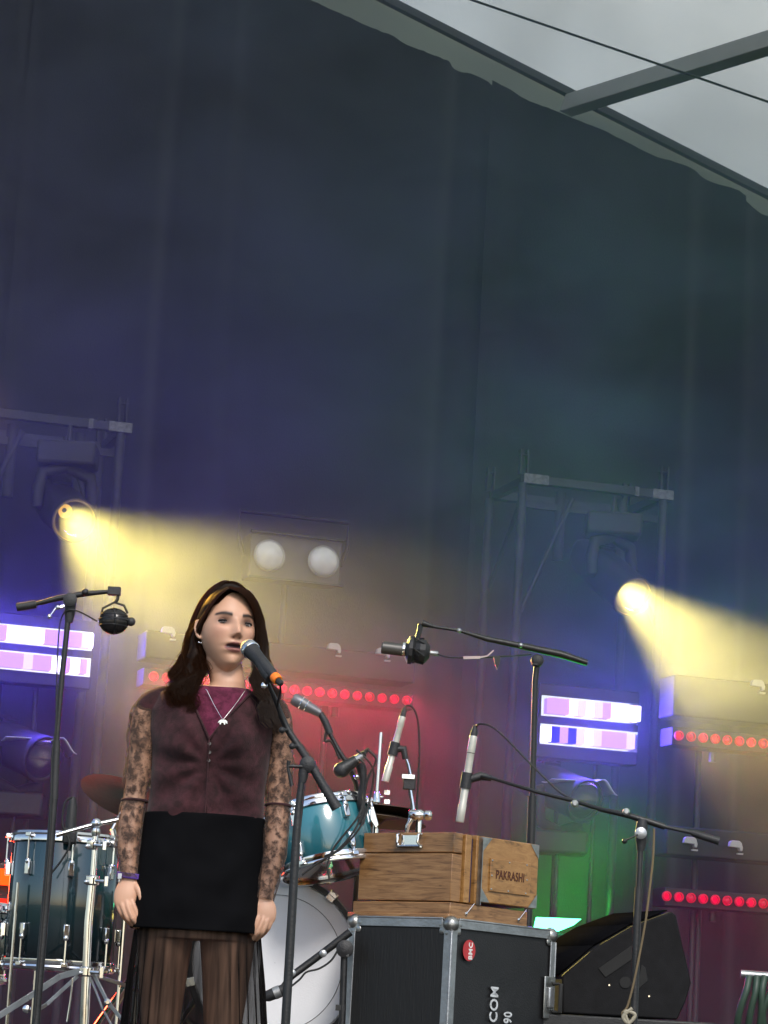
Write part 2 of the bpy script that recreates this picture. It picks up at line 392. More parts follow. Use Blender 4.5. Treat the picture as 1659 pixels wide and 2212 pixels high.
moving_head('lit moving head throwing a yellow beam at the right beside the truss', pR, beamdir(pR, R(45), R(-42)), .105, True, 1600, (1, .79, .20), 20)

# two-lamp blinder
def blinder():
    p = W(640, 1207, 1.5); r = thing('blinder_light', 'grey two-lamp blinder with round pale lamps, above the singer', 'stage light', M=FM(p))
    hs = (W(740, 1207, 1.5) - W(543, 1207, 1.5)).length / 2; s = hs / 98
    hs_z = 46 * s
    c = MB(True); c.abox((0, .09, 0), 2 * hs, .16, 2 * hs_z); c.build('housing', mat('grey_housing', (.09, .085, .085), .55, 0, .2, 12), r, bevel=.01)
    for a in (1, -1):
        MB(True).abox((0, -.01, a * (hs_z + .004)), 2 * hs + .02, .03, .012).build('housing_rim', m_black, r, bevel=.002)
    for a, nm in ((-58, 'lamp'), (58, 'lamp')):
        cx = a * s; rr = 31 * s
        prof = [(rr, 0), (rr * .96, rr * .2), (rr * .8, rr * .36), (rr * .5, rr * .50), (rr * .2, rr * .57), (.001, rr * .58)]
        MB(True).lathe((cx, .0, 0), (0, -1, 0), prof, 36, cap=False).build('lamp', m_par, r)
        MB(True).ring((cx, -.004, 0), (0, 1, 0), rr * 1.03, .005, 36, 8).build('lamp_rim', m_alu, r)
    MB(True).tube([(-hs - .02, .08, 0), (-hs - .05, .08, .1), (-hs - .05, .08, hs_z + .12), (hs + .05, .08, hs_z + .12), (hs + .05, .08, .1), (hs + .02, .08, 0)], .012, 8).build('yoke', m_black, r)
    MB(True).tube([(0, .2, 0), (0, .2, -p.z)], .018, 10).build('post', m_black, r)
m_par = mat('frosted_lamp_glass', (.78, .77, .74), .25, 0, .14, 14, .2, 30, coat=.6)
blinder()

# strobes: two glowing tubes each
def segmat(name, seed, c):
    m = bpy.data.materials.new(name); m.use_nodes = True; t = m.node_tree; t.nodes.remove(t.nodes['Principled BSDF'])
    tc = t.nodes.new('ShaderNodeTexCoord'); sp = t.nodes.new('ShaderNodeSeparateXYZ'); t.links.new(tc.outputs['Object'], sp.inputs[0])
    mu = t.nodes.new('ShaderNodeMath'); mu.operation = 'MULTIPLY'; mu.inputs[1].default_value = 21.0; t.links.new(sp.outputs[0], mu.inputs[0])
    ad = t.nodes.new('ShaderNodeMath'); ad.inputs[1].default_value = seed; t.links.new(mu.outputs[0], ad.inputs[0])
    fl = t.nodes.new('ShaderNodeMath'); fl.operation = 'FLOOR'; t.links.new(ad.outputs[0], fl.inputs[0])
    wn = t.nodes.new('ShaderNodeTexWhiteNoise'); wn.noise_dimensions = '1D'; t.links.new(fl.outputs[0], wn.inputs['W'])
    cr = t.nodes.new('ShaderNodeValToRGB'); e = cr.color_ramp.elements; cr.color_ramp.interpolation = 'CONSTANT'
    e[0].position = 0; e[0].color = (.40, .22, 1, 1); e[1].position = .3; e[1].color = (1.4, .9, 2, 1)
    n = e.new(.55); n.color = (.55, .42, 1, 1); n = e.new(.72); n.color = (1.8, 1.6, 2.4, 1); n = e.new(.90); n.color = (.01, .01, .7, 1)
    t.links.new(wn.outputs['Value'], cr.inputs[0])
    em = t.nodes.new('ShaderNodeEmission'); t.links.new(cr.outputs[0], em.inputs[0]); em.inputs[1].default_value = 1.5
    t.links.new(em.outputs[0], t.nodes['Material Output'].inputs[0]); return m
def strobe(x, y, wd, label, seed):
    p = W(x, y, 1.6); r = thing('strobe_light', label, 'strobe light', M=FM(p), group='violet strobes with two glowing tubes each')
    s = (W(x + 100, y, 1.6) - W(x - 100, y, 1.6)).length / 200; hw = wd / 2 * s
    MB(True).abox((0, .1, 0), 2 * hw + .05, .12, 150 * s).build('housing', m_black2, r, bevel=.008)
    for z, dx in ((28.5, 5), (-28.5, -5)):
        MB(True).abox((dx * s, .0, z * s), 2 * hw, .03, 31 * s).build('tube', segmat('strobe_tube_glow', seed + z, 0), r, bevel=.004)
        MB(True).tube([(dx * s * 8, .18, 0), (dx * s * 8, .18, -p.z)], .014, 8).build('post', m_black, r)
        MB(True).abox((0, .028, z * s), 2 * hw + .03, .012, 42 * s).build('reflector', m_chrome, r, bevel=.002)
        l = bpy.data.lights.new('strobe', 'AREA'); l.shape = 'RECTANGLE'; l.size = 2 * hw; l.size_y = 31 * s; l.energy = STE; l.color = (.10, .06, 1.0)
        o = bpy.data.objects.new('strobe_lamp', l); SC.collection.objects.link(o)
        o.matrix_world = FM(p) @ Matrix.Translation((dx * s, -.03, z * s)) @ Matrix.Rotation(R(-90), 4, 'X')
    return r
STE = 16
strobe(1277, 1563, 200, 'violet-white strobe at the right, below the right truss', 3.3)
strobe(60, 1400, 270, 'violet-white strobe behind the left microphone stand', 7.9)

# battens: grey housing with moulded white handles and a strip of red lamps
m_red = glow('red_lamp_glow', (1.0, .004, .05), .8); m_redd = mat('red_lamp_cup', (.5, .01, .05), .3, 0, .2, 90, emit=(1, .006, .05), es=.25)
m_bat = mat('blue_grey_housing', (.014, .014, .018), .7, 0, .12, 6)
m_handle = mat('moulded_white_handle', (.45, .45, .45), .45, 0, .06)
def batten(x, y, x0, x1, sp, hs, pan, label, hy, en=6, ylamp=0):
    p = W(x, y, 1.9); r = thing('batten_light', label, 'stage light', M=FM(p), group='battens of red lamps along the back of the stage')
    s = (W(x + 100, y, 1.9) - W(x - 100, y, 1.9)).length / 200
    xs0, xs1 = (x0 - x) * s, (x1 - x) * s
    zt, zb = pan[0] * s, pan[1] * s
    MB(True).abox(((xs0 + xs1) / 2, .12, (zt + zb) / 2), xs1 - xs0, .2, abs(zt - zb)).build('housing', m_bat, r, bevel=.01)
    for hx_ in hs:
        cx = (hx_ - x) * s; cz = hy * s; k = s
        c = MB(True); prof = [(-14, -6), (-12, 4), (-8, 7), (8, 7), (13, 3), (16, -6), (15, -13), (9, -13), (8, -7)]
        c.prism([(cx + a * k, -.004, cz + b * k) for a, b in prof], (0, -.03, 0)); c.build('handle', m_handle, r, bevel=.004)
        MB(True).abox((cx + 13 * k, -.01, cz - 18 * k), 12 * k, .02, 3 * k).build('handle_label', m_handle, r)
    n = int((x1 - x0 - 12) / sp); zz = ylamp * s
    MB(True).abox(((xs0 + xs1) / 2, .1, zz), xs1 - xs0, .16, 36 * s).build('lamp_tray', m_black2, r, bevel=.004)
    for i in range(n + 1):
        cx = (x1 - 18 - i * sp - x) * s; rr = 9.8 * s
        c = MB(True); c.lathe((cx, .0, zz), (0, -1, 0), [(rr, 0), (rr * 1.02, .012), (rr * .8, .016), (rr * .78, .003)], 20, cap=False); c.build('lamp_cup', m_redd, r)
        c = MB(True); c.lathe((cx, .004, zz), (0, -1, 0), [(rr * .78, 0), (rr * .5, .016), (.001, .02)], 16, cap=False); c.build('lamp', m_red if (i * 7) % 3 else m_redd, r)
    l = bpy.data.lights.new('red', 'AREA'); l.shape = 'RECTANGLE'; l.size = xs1 - xs0; l.size_y = .05; l.spread = R(115); l.energy = en; l.color = (1, .01, .08)
    o = bpy.data.objects.new('red_lamps', l); SC.collection.objects.link(o)
    o.matrix_world = FM(p) @ Matrix.Translation(((xs0 + xs1) / 2, -.05, zz)) @ Matrix.Rotation(R(-50), 4, 'X')
    MB(True).tube([(0, .12, -22 * s), (0, .12, -22 * s - .05)], .02, 8).build('bracket', m_black, r); MB(True).tube([(0, .30, 0), (0, .30, -p.z)], .018, 10).build('post', m_black, r)
    return r
batten(740, 1500, 320, 897, 27, (360, 712, 818), (95, 38), 'long red-lamp batten with white handles right behind the singer', 96, 34)
batten(1560, 1598, 1456, 1900, 26, (1628, 1775), (122, 40), 'upper red-lamp batten in the yellow smoke at the right edge', 118, 5)
batten(1560, 1945, 1440, 1900, 26, (1482, 1580), (140, 82), 'lower red-lamp batten beside the wedge monitor at the right edge', 112, 9)

for (x, y, ang, lb) in ((1262, 1730, 25, 'unlit moving head below the right strobe, violet light on its shell'), (92, 1640, 25, 'unlit moving head below the left strobe, behind the tall microphone stand')):
    p = W(x, y, 1.75); tc_ = (CAM - p).normalized()
    moving_head(lb, p, (tc_ * .75 + XR * .55 - UI * .25), .105, False, yoke=True)
    p2 = W(x - 8, y - 34, 1.7); c = MB(); vs = []  # white flap added to stand for the lit top of the head shell
    r_ = thing('lit_top_flap', 'curved white flap added as the strobe-lit top of the ' + ('right' if x > 500 else 'left') + ' unlit moving head', 'highlight_flap', p2)
    nn_ = 24
    for i in range(nn_ + 1):
        u = i / nn_; px = L(-75, 78, u); pz = 6 - 3 * u + 14 * sm(.55, .8, u) - 34 * sm(.78, 1, u)
        for j in range(5):
            vs.append(p2 + U * px * .0023 + UP * (pz * .0022 + .006 * sin(j * 1.6 + u * 5)) + N * (.08 - .05 * j))
    c.add(vs, [(i * 5 + j, (i + 1) * 5 + j, (i + 1) * 5 + j + 1, i * 5 + j + 1) for i in range(nn_) for j in range(4)])
    o = c.build('flap', m_gwhite, r_); q_ = o.modifiers.new('t', 'SOLIDIFY'); q_.thickness = .004

# amber side light just out of the picture at the left: it rims the singer's hair and arm
l = bpy.data.lights.new('amber', 'SPOT'); l.energy = 320; l.color = (1, .50, .07); l.spot_size = R(34); l.spot_blend = .5; l.shadow_soft_size = .06
o = bpy.data.objects.new('amber_side_lamp', l); SC.collection.objects.link(o); pa = V((-1.75, 9.75, 2.75))
o.matrix_world = Matrix.Translation(pa) @ (pa - V((-.46, 8.1, 1.45))).to_track_quat('Z', 'Y').to_matrix().to_4x4()
# ================================================================== the singer
YF = 8.1
def PXY(p):                                     # picture position of a world point
    q = RM.to_3x3().transposed() @ (V(p) - CAM); return (CW / 2 + FPX * q.x / -q.z, CH / 2 - FPX * q.y / -q.z)
S0 = (Q(530, 1600, YF) - Q(430, 1600, YF)).length / 100
def F(x, y, dy=0.0):                            # figure point: picture x, y on the figure's plane, pushed dy up-stage without moving sideways
    p = Q(x, y, YF); return V((p.x, p.y + dy, p.z))
def evalmesh(o):
    dg = bpy.context.evaluated_depsgraph_get(); dg.update()
    return bpy.data.meshes.new_from_object(o.evaluated_get(dg))
def remesh(mbs, name, vox, sm_it=3):
    tmp = mbs.build(name, None, smooth=False)
    r = tmp.modifiers.new('r', 'REMESH'); r.mode = 'VOXEL'; r.voxel_size = vox
    s = tmp.modifiers.new('s', 'SMOOTH'); s.factor = .5; s.iterations = sm_it
    me = evalmesh(tmp); bpy.data.objects.remove(tmp); return me
def to_obj(me, name, m, parent):
    me.transform(ROOTM[top_of(parent).name].inverted()); me.name = name
    o = bpy.data.objects.new(name, me); SC.collection.objects.link(o); o.parent = parent
    me.materials.clear(); me.materials.append(m); me.shade_smooth(); return o
foot = F(425, 1800); foot.z = 0
singer = thing('person', 'singer with long dark hair in a maroon cardigan with lace sleeves and a black skirt', 'person', foot)

# ---- head
HC = F(491, 1360, .0)
HROT = Matrix.Rotation(R(20), 3, 'Z') @ Matrix.Rotation(R(-5), 3, 'X') @ Matrix.Rotation(R(1.5), 3, 'Y')
HS = 1.075
def HL(p): return HC + HROT @ (V(p) * HS)       # head-local -> world
def G(x, s): return exp(-(x / s) ** 2)
def headpt(u):
    x, y, z = u; zz = .115 * z
    t = max(0.0, -z); tf = max(0, -y)
    xr = .0715 * (1 - .25 * t ** 2.0) * (1 - .04 * max(0, z))
    X = xr * x * (1 + .06 * (1 - abs(z)))
    Yf = .090 * (1 + .10 * t * t); Yb = .100 * (1 - .55 * t)
    Y = (Yf if y < 0 else Yb) * y
    if y < 0: Y = -abs(Yf) * (abs(y) ** .82) * (1 - .0 * t)
    Z = zz * (1 + .07 * t * t)
    p = V((X, Y, Z))
    if y < 0:
        f = sm(0, .5, tf)
        nx_ = G(X, .0072 + .0048 * sm(.03, -.03, Z))
        ridge = sm(.022, -.030, Z) * (1 - sm(-.030, -.044, Z))
        d = -.025 * ridge * nx_ * f
        d += -.0055 * (G(X - .0115, .005) + G(X + .0115, .005)) * G(Z + .036, .006)
        d += .012 * (G(X - .033, .017) + G(X + .033, .017)) * G(Z - .003, .012)
        d += -.004 * (G(X - .030, .020) + G(X + .030, .020)) * G(Z - .026, .008)
        d += -.004 * (G(X - .045, .018) + G(X + .045, .018)) * G(Z + .022, .018)
        lip = G(X, .024)
        d += -.0045 * lip * G(Z + .0555, .0055) - .006 * lip * G(Z + .0725, .006) + .011 * G(X, .022) * G(Z + .0635, .0048)
        d += .003 * G(X, .02) * G(Z + .083, .005) - .014 * G(X, .022) * G(Z + .108, .016)
        d += -.004 * G(X, .03) * G(Z + .06, .03)
        d += .006 * G(X, .004) * G(Z + .047, .005) * .3
        p.y += d * f
    return p
mb = MB(); nu, nv = 128, 150; vs = []
for i in range(nv + 1):
    th = pi * i / nv
    for k in range(nu):
        a = 2 * pi * k / nu
        vs.append(HL(headpt((sin(th) * cos(a), sin(th) * sin(a), -cos(th)))))
mb.add(vs, [(i * nu + k, i * nu + (k + 1) % nu, (i + 1) * nu + (k + 1) % nu, (i + 1) * nu + k) for i in range(nv) for k in range(nu)])
# jaw line and ears
for s in (-1, 1):
    mb.tube([HL((s * .074, .006, .018)), HL((s * .083, .016, .016)), HL((s * .085, .018, -.004)), HL((s * .079, .010, -.026)), HL((s * .073, .004, -.034))], [.004, .006, .006, .0065, .004], 8)
    mb.ball(HL((s * .076, .009, -.006)), (.006, .012, .02), 10, 8)
# neck, trunk, limbs as one surface
nk = F(492, 1475, .015)
mb.tube([HL((0, .022, -.03)), HL((0, .018, -.08)), F(487, 1450, .02), nk, F(485, 1505, .02), F(475, 1550, .02)], [(.056, .056), (.052, .054), (.051, .053), (.052, .055), (.068, .062), (.09, .07)], 32, x0=(1, 0, 0))
TY = [1478, 1490, 1505, 1540, 1580, 1620, 1670, 1715, 1780, 1850, 1912, 1970, 2030]
TC = [468, 464, 460, 458, 457, 457, 452, 447, 441, 436, 431, 428, 426]
TW = [48, 88, 116, 131, 130, 125, 121, 119, 123, 127, 132, 133, 132]
TD = [.05, .075, .09, .105, .115, .118, .105, .100, .102, .112, .118, .118, .112]
def trunk(y, a, grow=0.0, nexp=2.3):
    c = np.interp(y, TY, TC); hw = np.interp(y, TY, TW) * S0 + grow; d = np.interp(y, TY, TD) + grow
    ca, sa = cos(a), sin(a)
    rx = hw * math.copysign(abs(ca) ** (2 / nexp), ca); ry = d * math.copysign(abs(sa) ** (2 / nexp), sa)
    if sa < 0:                                    # bust and a flat belly
        px = rx / S0 + c
        ry -= .030 * (G(px - 402, 40) + G(px - 512, 40)) * G(y - 1600, 52) * (abs(sa) ** .5)
    p = F(c, y); return V((p.x + rx, p.y + ry + .015, p.z))
def trunk_mb(b, y0, y1, grow, ny=60, n=96, f=None, yfun=None):
    vs = []
    for i in range(ny + 1):
        y = L(y0, y1, i / ny)
        for k in range(n):
            a = 2 * pi * k / n; yy = yfun(y, a, i / ny) if yfun else y
            p = trunk(yy, a, grow)
            if f: p = p + f(p, yy, a, i / ny)
            vs.append(p)
    b.add(vs, [(i * n + k, (i + 1) * n + k, (i + 1) * n + (k + 1) % n, i * n + (k + 1) % n) for i in range(ny) for k in range(n)] + [tuple(range(n)), tuple(ny * n + k for k in range(n))[::-1]])
trunk_mb(mb, 1484, 2030, -.012)
def limb(b, pts, dep=1.0, n=24, extra=0.0, sub=5):
    P_ = spline([(x, y, w_, dy) for x, y, w_, dy in pts], sub)
    b.tube([F(p[0], p[1], p[3]) for p in P_], [((p[2] * S0 + extra), (p[2] * S0 * dep + extra)) for p in P_], n, x0=(1, 0, 0))
ARL = [(345, 1512, 20, .015), (322, 1522, 25, .01), (309, 1560, 27, .015), (304, 1619, 27, .02), (296, 1680, 25, .02), (289, 1725, 24, .015), (281, 1780, 25, .0), (277, 1830, 22, -.015), (281, 1875, 18, -.03), (281, 1900, 18, -.035)]
ARR = [(575, 1525, 20, .015), (598, 1540, 23, .01), (606, 1580, 25, .015), (605, 1640, 26, .02), (602, 1690, 25, .02), (600, 1735, 24, .015), (597, 1800, 24, .0), (590, 1860, 22, -.015), (578, 1915, 18, -.03), (572, 1945, 18, -.035)]
limb(mb, ARL, .95); limb(mb, ARR, .95)
def hand(b, palm, fingers, thumb):
    P_ = spline(palm, 5); b.tube([F(p[0], p[1], p[4]) for p in P_], [(p[2] * S0, p[3] * S0) for p in P_], 20, x0=(1, 0, 0))
    for fg, r0 in list(zip(fingers, (.0074, .0076, .0072, .0066))) + [(thumb, .0088)]:
        P_ = spline(fg, 4); m = len(P_)
        rr = [r0 * (1.08 - .24 * i / (m - 1)) * (.62 if i == m - 1 else 1) * (1 + .06 * G((i % 4), 1.1)) for i in range(m)]
        b.tube([F(p[0], p[1], p[2]) for p in P_], rr, 12)
        b.ball(F(*P_[-1][:2], P_[-1][2]), r0 * .72, 10, 8)
hand(mb, [(281, 1895, 18, 13, -.035), (280, 1912, 22, 13, -.038), (275, 1932, 25, 12, -.045), (272, 1950, 23, 10, -.048), (273, 1958, 18, 8, -.046)],
     [[(285, 1938, -.048), (291, 1956, -.056), (301, 1979, -.054), (307, 1991, -.042), (312, 2001, -.028)],
      [(276, 1940, -.050), (280, 1960, -.060), (290, 1985, -.060), (298, 1997, -.044), (305, 2005, -.028)],
      [(267, 1938, -.048), (268, 1958, -.056), (278, 1984, -.056), (287, 1996, -.038), (295, 2005, -.020)],
      [(259, 1934, -.044), (257, 1953, -.048), (265, 1975, -.048), (274, 1988, -.030), (283, 1998, -.012)]],
     [(291, 1908, -.040), (301, 1922, -.052), (309, 1942, -.058), (313, 1960, -.056), (314, 1973, -.050)])
hand(mb, [(572, 1940, 18, 13, -.035), (571, 1952, 22, 13, -.038), (574, 1968, 24, 12, -.045), (575, 1984, 22, 10, -.048), (574, 1992, 18, 8, -.046)],
     [[(563, 1972, -.048), (557, 1987, -.056), (547, 2009, -.054), (540, 2019, -.042), (534, 2028, -.028)],
      [(572, 1974, -.050), (568, 1992, -.060), (558, 2015, -.060), (550, 2026, -.044), (542, 2034, -.028)],
      [(580, 1973, -.048), (579, 1991, -.056), (569, 2014, -.056), (560, 2025, -.038), (552, 2033, -.020)],
      [(587, 1970, -.044), (589, 1986, -.048), (581, 2006, -.048), (572, 2017, -.030), (563, 2025, -.012)]],
     [(561, 1948, -.040), (549, 1958, -.052), (539, 1975, -.058), (534, 1990, -.056), (532, 2001, -.050)])
LGL = [(362, 1930, 66, .02), (358, 2000, 62, .015), (352, 2100, 52, .01), (347, 2200, 42, .0), (344, 2270, 36, .0), (341, 2350, 36, .02), (338, 2430, 26, .02), (336, 2490, 20, .02), (334, 2535, 24, .01)]
LGR = [(492, 1940, 66, .02), (492, 2000, 62, .015), (488, 2100, 52, .01), (482, 2200, 42, .0), (478, 2270, 36, .0), (474, 2350, 36, .02), (470, 2430, 26, .02), (466, 2490, 20, .02), (464, 2540, 24, .01)]
limb(mb, LGL, 1.0, 32); limb(mb, LGR, 1.0, 32)
bm_ = remesh(mb, 'body', .0026, 3)
# colour of skin by place: lips, brows, cheeks; recess shade painted at eyes, nostrils, mouth gap
MINV = HROT.transposed()
def skin_colour(p):
    q = (MINV @ (p - HC)) / HS; base = V((.60, .34, .225))
    if q.length > .16:
        return base * (1 + .07 * NZ.noise(p * 22))
    X, Y_, Z = q; c = base * (1 + .05 * NZ.noise(p * 40))
    if Y_ < -.02:
        ch = (G(X - .045, .022) + G(X + .045, .022)) * G(Z + .028, .024); c = L(c, V((.60, .27, .20)), .35 * ch)
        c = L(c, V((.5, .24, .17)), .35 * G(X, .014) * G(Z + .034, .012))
        lipw = sm(1.0, .8, abs(X) / .0300)
        top_, bot_ = -.0515 - .0045 * (abs(X) / .0300) ** 1.5 * 2.6, -.0800 + .013 * (abs(X) / .0300) ** 2
        k = lipw * sm(top_ + .001, top_ - .0015, Z) * sm(bot_ - .001, bot_ + .0015, Z)
        c = L(c, V((.34, .13, .115)), .9 * k)
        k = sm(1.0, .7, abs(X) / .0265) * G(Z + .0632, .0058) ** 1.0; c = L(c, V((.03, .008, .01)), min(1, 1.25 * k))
        for s in (-1, 1):
            ex = s * X - .0335                      # >0 toward the temple
            arch = .0215 + .0035 * cos((ex - .004) / .020 * 1.3) - .05 * max(0, ex - .008) ** 1.0
            k = G(Z - arch, .0056 - .09 * max(0, ex)) if abs(Z - arch) < .012 else 0
            k *= sm(-.0215, -.017, ex) * sm(.026, .019, ex); c = L(c, V((.022, .014, .010)), min(1, 1.15 * k))
            k = G(ex, .019) * G(Z - .010, .0075); c = L(c, V((.16, .075, .055)), .85 * k)        # lid make-up
            k = G(ex, .0175) * G(Z - .0015, .0075); c = L(c, V((.035, .02, .016)), .92 * k)  # eye socket darkened in the skin colour
            k = G(X - s * .0085, .004) * G(Z + .0415, .003); c = L(c, V((.06, .02, .015)), .8 * k)  # nostril shade painted in, no opening modelled
    return c
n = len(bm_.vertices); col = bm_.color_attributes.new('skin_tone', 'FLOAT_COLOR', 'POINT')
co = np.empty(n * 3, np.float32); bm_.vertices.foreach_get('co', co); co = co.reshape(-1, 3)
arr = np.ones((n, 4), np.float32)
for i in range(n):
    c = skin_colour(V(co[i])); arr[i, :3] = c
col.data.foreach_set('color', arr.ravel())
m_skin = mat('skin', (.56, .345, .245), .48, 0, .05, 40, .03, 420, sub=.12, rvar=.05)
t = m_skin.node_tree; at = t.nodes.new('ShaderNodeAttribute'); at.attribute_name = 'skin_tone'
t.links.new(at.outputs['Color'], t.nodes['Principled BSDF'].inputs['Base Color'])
body = to_obj(bm_, 'body', m_skin, singer)

# ---- eyes
m_eye = bpy.data.materials.new('eye'); m_eye.use_nodes = True; t = m_eye.node_tree; b = t.nodes['Principled BSDF']
tc = t.nodes.new('ShaderNodeTexCoord'); sp = t.nodes.new('ShaderNodeVectorMath'); sp.operation = 'DISTANCE'
t.links.new(tc.outputs['Object'], sp.inputs[0]); sp.inputs[1].default_value = (0, 0, 1)
cr = t.nodes.new('ShaderNodeValToRGB'); e = cr.color_ramp.elements; cr.color_ramp.interpolation = 'EASE'
e[0].position = .16; e[0].color = (.006, .005, .005, 1); e[1].position = .56; e[1].color = (.30, .27, .25, 1)
k = e.new(.2); k.color = (.045, .028, .02, 1); k = e.new(.44); k.color = (.05, .032, .022, 1); k = e.new(.5); k.color = (.02, .015, .01, 1)
t.links.new(sp.outputs['Value'], cr.inputs[0]); t.links.new(cr.outputs[0], b.inputs['Base Color']); b.inputs['Roughness'].default_value = .12
m_lid2 = mat('lower_eyelid_skin', (.36, .20, .145), .5, 0, .05); m_lash = mat('lash', (.012, .009, .008), .6); m_lid = mat('eyelid_skin', (.20, .10, .075), .5, 0, .05)
for s in (-1, 1):
    ec = HL((s * .0335, -.0615, .0020)); r_ = .0150
    me = MB(True).ball((0, 0, 0), 1.0, 24, 18).mesh('eye'); me.shade_smooth(); me.materials.append(m_eye)
    o = bpy.data.objects.new('eye', me); SC.collection.objects.link(o); o.parent = singer
    g_ = (CAM - V((0, 0, .1)) - ec).normalized(); gz = (HROT @ V((0, -1, 0))).lerp(g_, .7).normalized()
    o.matrix_local = ROOTM[singer.name].inverted() @ Matrix.Translation(ec) @ gz.to_track_quat('Z', 'Y').to_matrix().to_4x4() @ Matrix.Scale(r_, 4)
    for up, nm, m_, ex in ((1, 'eyelid', m_lid, .0012), (-1, 'eyelid', m_lid2, .0006)):
        c = MB(); vs = []; n1, n2 = 16, 6
        for i in range(n1 + 1):
            a = L(-1.25, 1.25, i / n1)
            op = (.30 if up > 0 else .34) * max(0, cos(a * 1.12)) ** .8
            for j in range(n2 + 1):
                th = L(op, 1.25, j / n2) * up
                q = V((sin(a) * cos(th), -cos(a) * cos(th), sin(th))) * ((r_ + ex) / HS)
                vs.append(ec + HROT @ (q * HS))
        c.add(vs, [(i * (n2 + 1) + j, (i + 1) * (n2 + 1) + j, (i + 1) * (n2 + 1) + j + 1, i * (n2 + 1) + j + 1) for i in range(n1) for j in range(n2)])
        lid = c.build(nm, m_, singer)
        if up > 0:
            c = MB(); pts = [];
            for i in range(13):
                a = L(-1.1, 1.2, i / 12) * (1 if s > 0 else -1) ; op = .32 * max(0, cos(a * 1.12)) ** .8
                pts.append(ec + HROT @ (V((sin(a) * cos(op), -cos(a) * cos(op), sin(op))) * (r_ + .0018)))
            c.tube(pts, [.0014] + [.0026] * 9 + [.0030, .0024, .0010], 6); c.build('lash_line', m_lash, lid)
# ---- earrings
for dx, dz in ((-431, 1390), (-435.5, 1391)):
    MB().ball(F(-dx, dz, -.02), .0032, 10, 8).build('earring', m_chrome, singer)

# ---- hair
m_hair = mat('dark_brown_hair', (.015, .008, .005), .45, 0, .9, 130, 0, spec=.12, sheen=.0)
t = m_hair.node_tree; b = t.nodes['Principled BSDF']; tr = t.nodes.new('ShaderNodeBsdfTranslucent'); tr.inputs[0].default_value = (.46, .21, .05, 1)
mx = t.nodes.new('ShaderNodeMixShader'); mx.inputs[0].default_value = .32; t.links.new(b.outputs[0], mx.inputs[1]); t.links.new(tr.outputs[0], mx.inputs[2]); t.links.new(mx.outputs[0], t.nodes['Material Output'].inputs[0])
def hp(x, y, d): return F(x, y, d)
cap = MB(); vs = []; nu, nv = 96, 80
for i in range(nv + 1):
    th = pi * i / nv
    for k in range(nu):
        a = 2 * pi * k / nu; x, y, z = sin(th) * cos(a), sin(th) * sin(a), -cos(th)
        q = V((.0815 * x, .092 * y + .009, .116 * z + .014)); q.y += .62 * max(0, .055 - q.z) * (1 if q.z > -.05 else .105 / (.055 - q.z))
        q *= 1 + .002 * sin(a * 31 + z * 5) * (1 - abs(z)); vs.append(HL(q))
cap.add(vs, [(i * nu + k, i * nu + (k + 1) % nu, (i + 1) * nu + (k + 1) % nu, (i + 1) * nu + k) for i in range(nv) for k in range(nu)])
hair = cap.build('hair', m_hair, singer)
gl_o = [(488, 1266, .00), (452, 1284, .02), (424, 1325, .04), (402, 1368, .045), (397, 1402, .03), (383, 1436, -.01), (366, 1470, -.05), (370, 1510, -.085), (382, 1545, -.10)]
gl_b = [(480, 1264, .05), (455, 1285, .08), (436, 1335, .09), (425, 1385, .085), (424, 1430, .07), (425, 1470, .05), (428, 1505, .05), (430, 1530, .05)]
gl_i = [(498, 1281, -.078), (479, 1295, -.088), (457, 1323, -.078), (437, 1356, -.045), (432, 1385, -.012), (440, 1425, -.018), (441, 1462, -.05), (432, 1500, -.09), (424, 1535, -.112), (418, 1560, -.12)]
gr_o = [(496, 1265, .00), (538, 1277, .0), (562, 1315, .01), (573, 1365, .015), (577, 1415, .01), (583, 1465, -.02), (600, 1512, -.06), (612, 1560, -.075), (606, 1600, -.08)]
gr_b = [(498, 1264, .05), (532, 1280, .08), (550, 1330, .09), (556, 1385, .085), (560, 1440, .07), (565, 1490, .04), (575, 1530, .03), (580, 1560, .03)]
gr_i = [(497, 1281, -.078), (520, 1290, -.088), (542, 1312, -.075), (553, 1345, -.052), (556, 1385, -.035), (548, 1430, -.02), (543, 1465, -.05), (556, 1510, -.095), (572, 1560, -.115), (578, 1590, -.115)]
def res(g, m=26):
    P_ = spline(g, 8); return [P_[int(round(i * (len(P_) - 1) / (m - 1)))] for i in range(m)]
GL = [res(gl_i), res(gl_o), res(gl_b)]; GR = [res(gr_i), res(gr_o), res(gr_b)]
st = MB(); rnd = random.Random(11)
def wave(x, y, s_):                             # shared wave so that locks read as loose curls
    v = sm(1370, 1500, y); return s_ * v * (7 * sin(y * .085 + x * .03) + 4 * sin(y * .17 + x * .08))
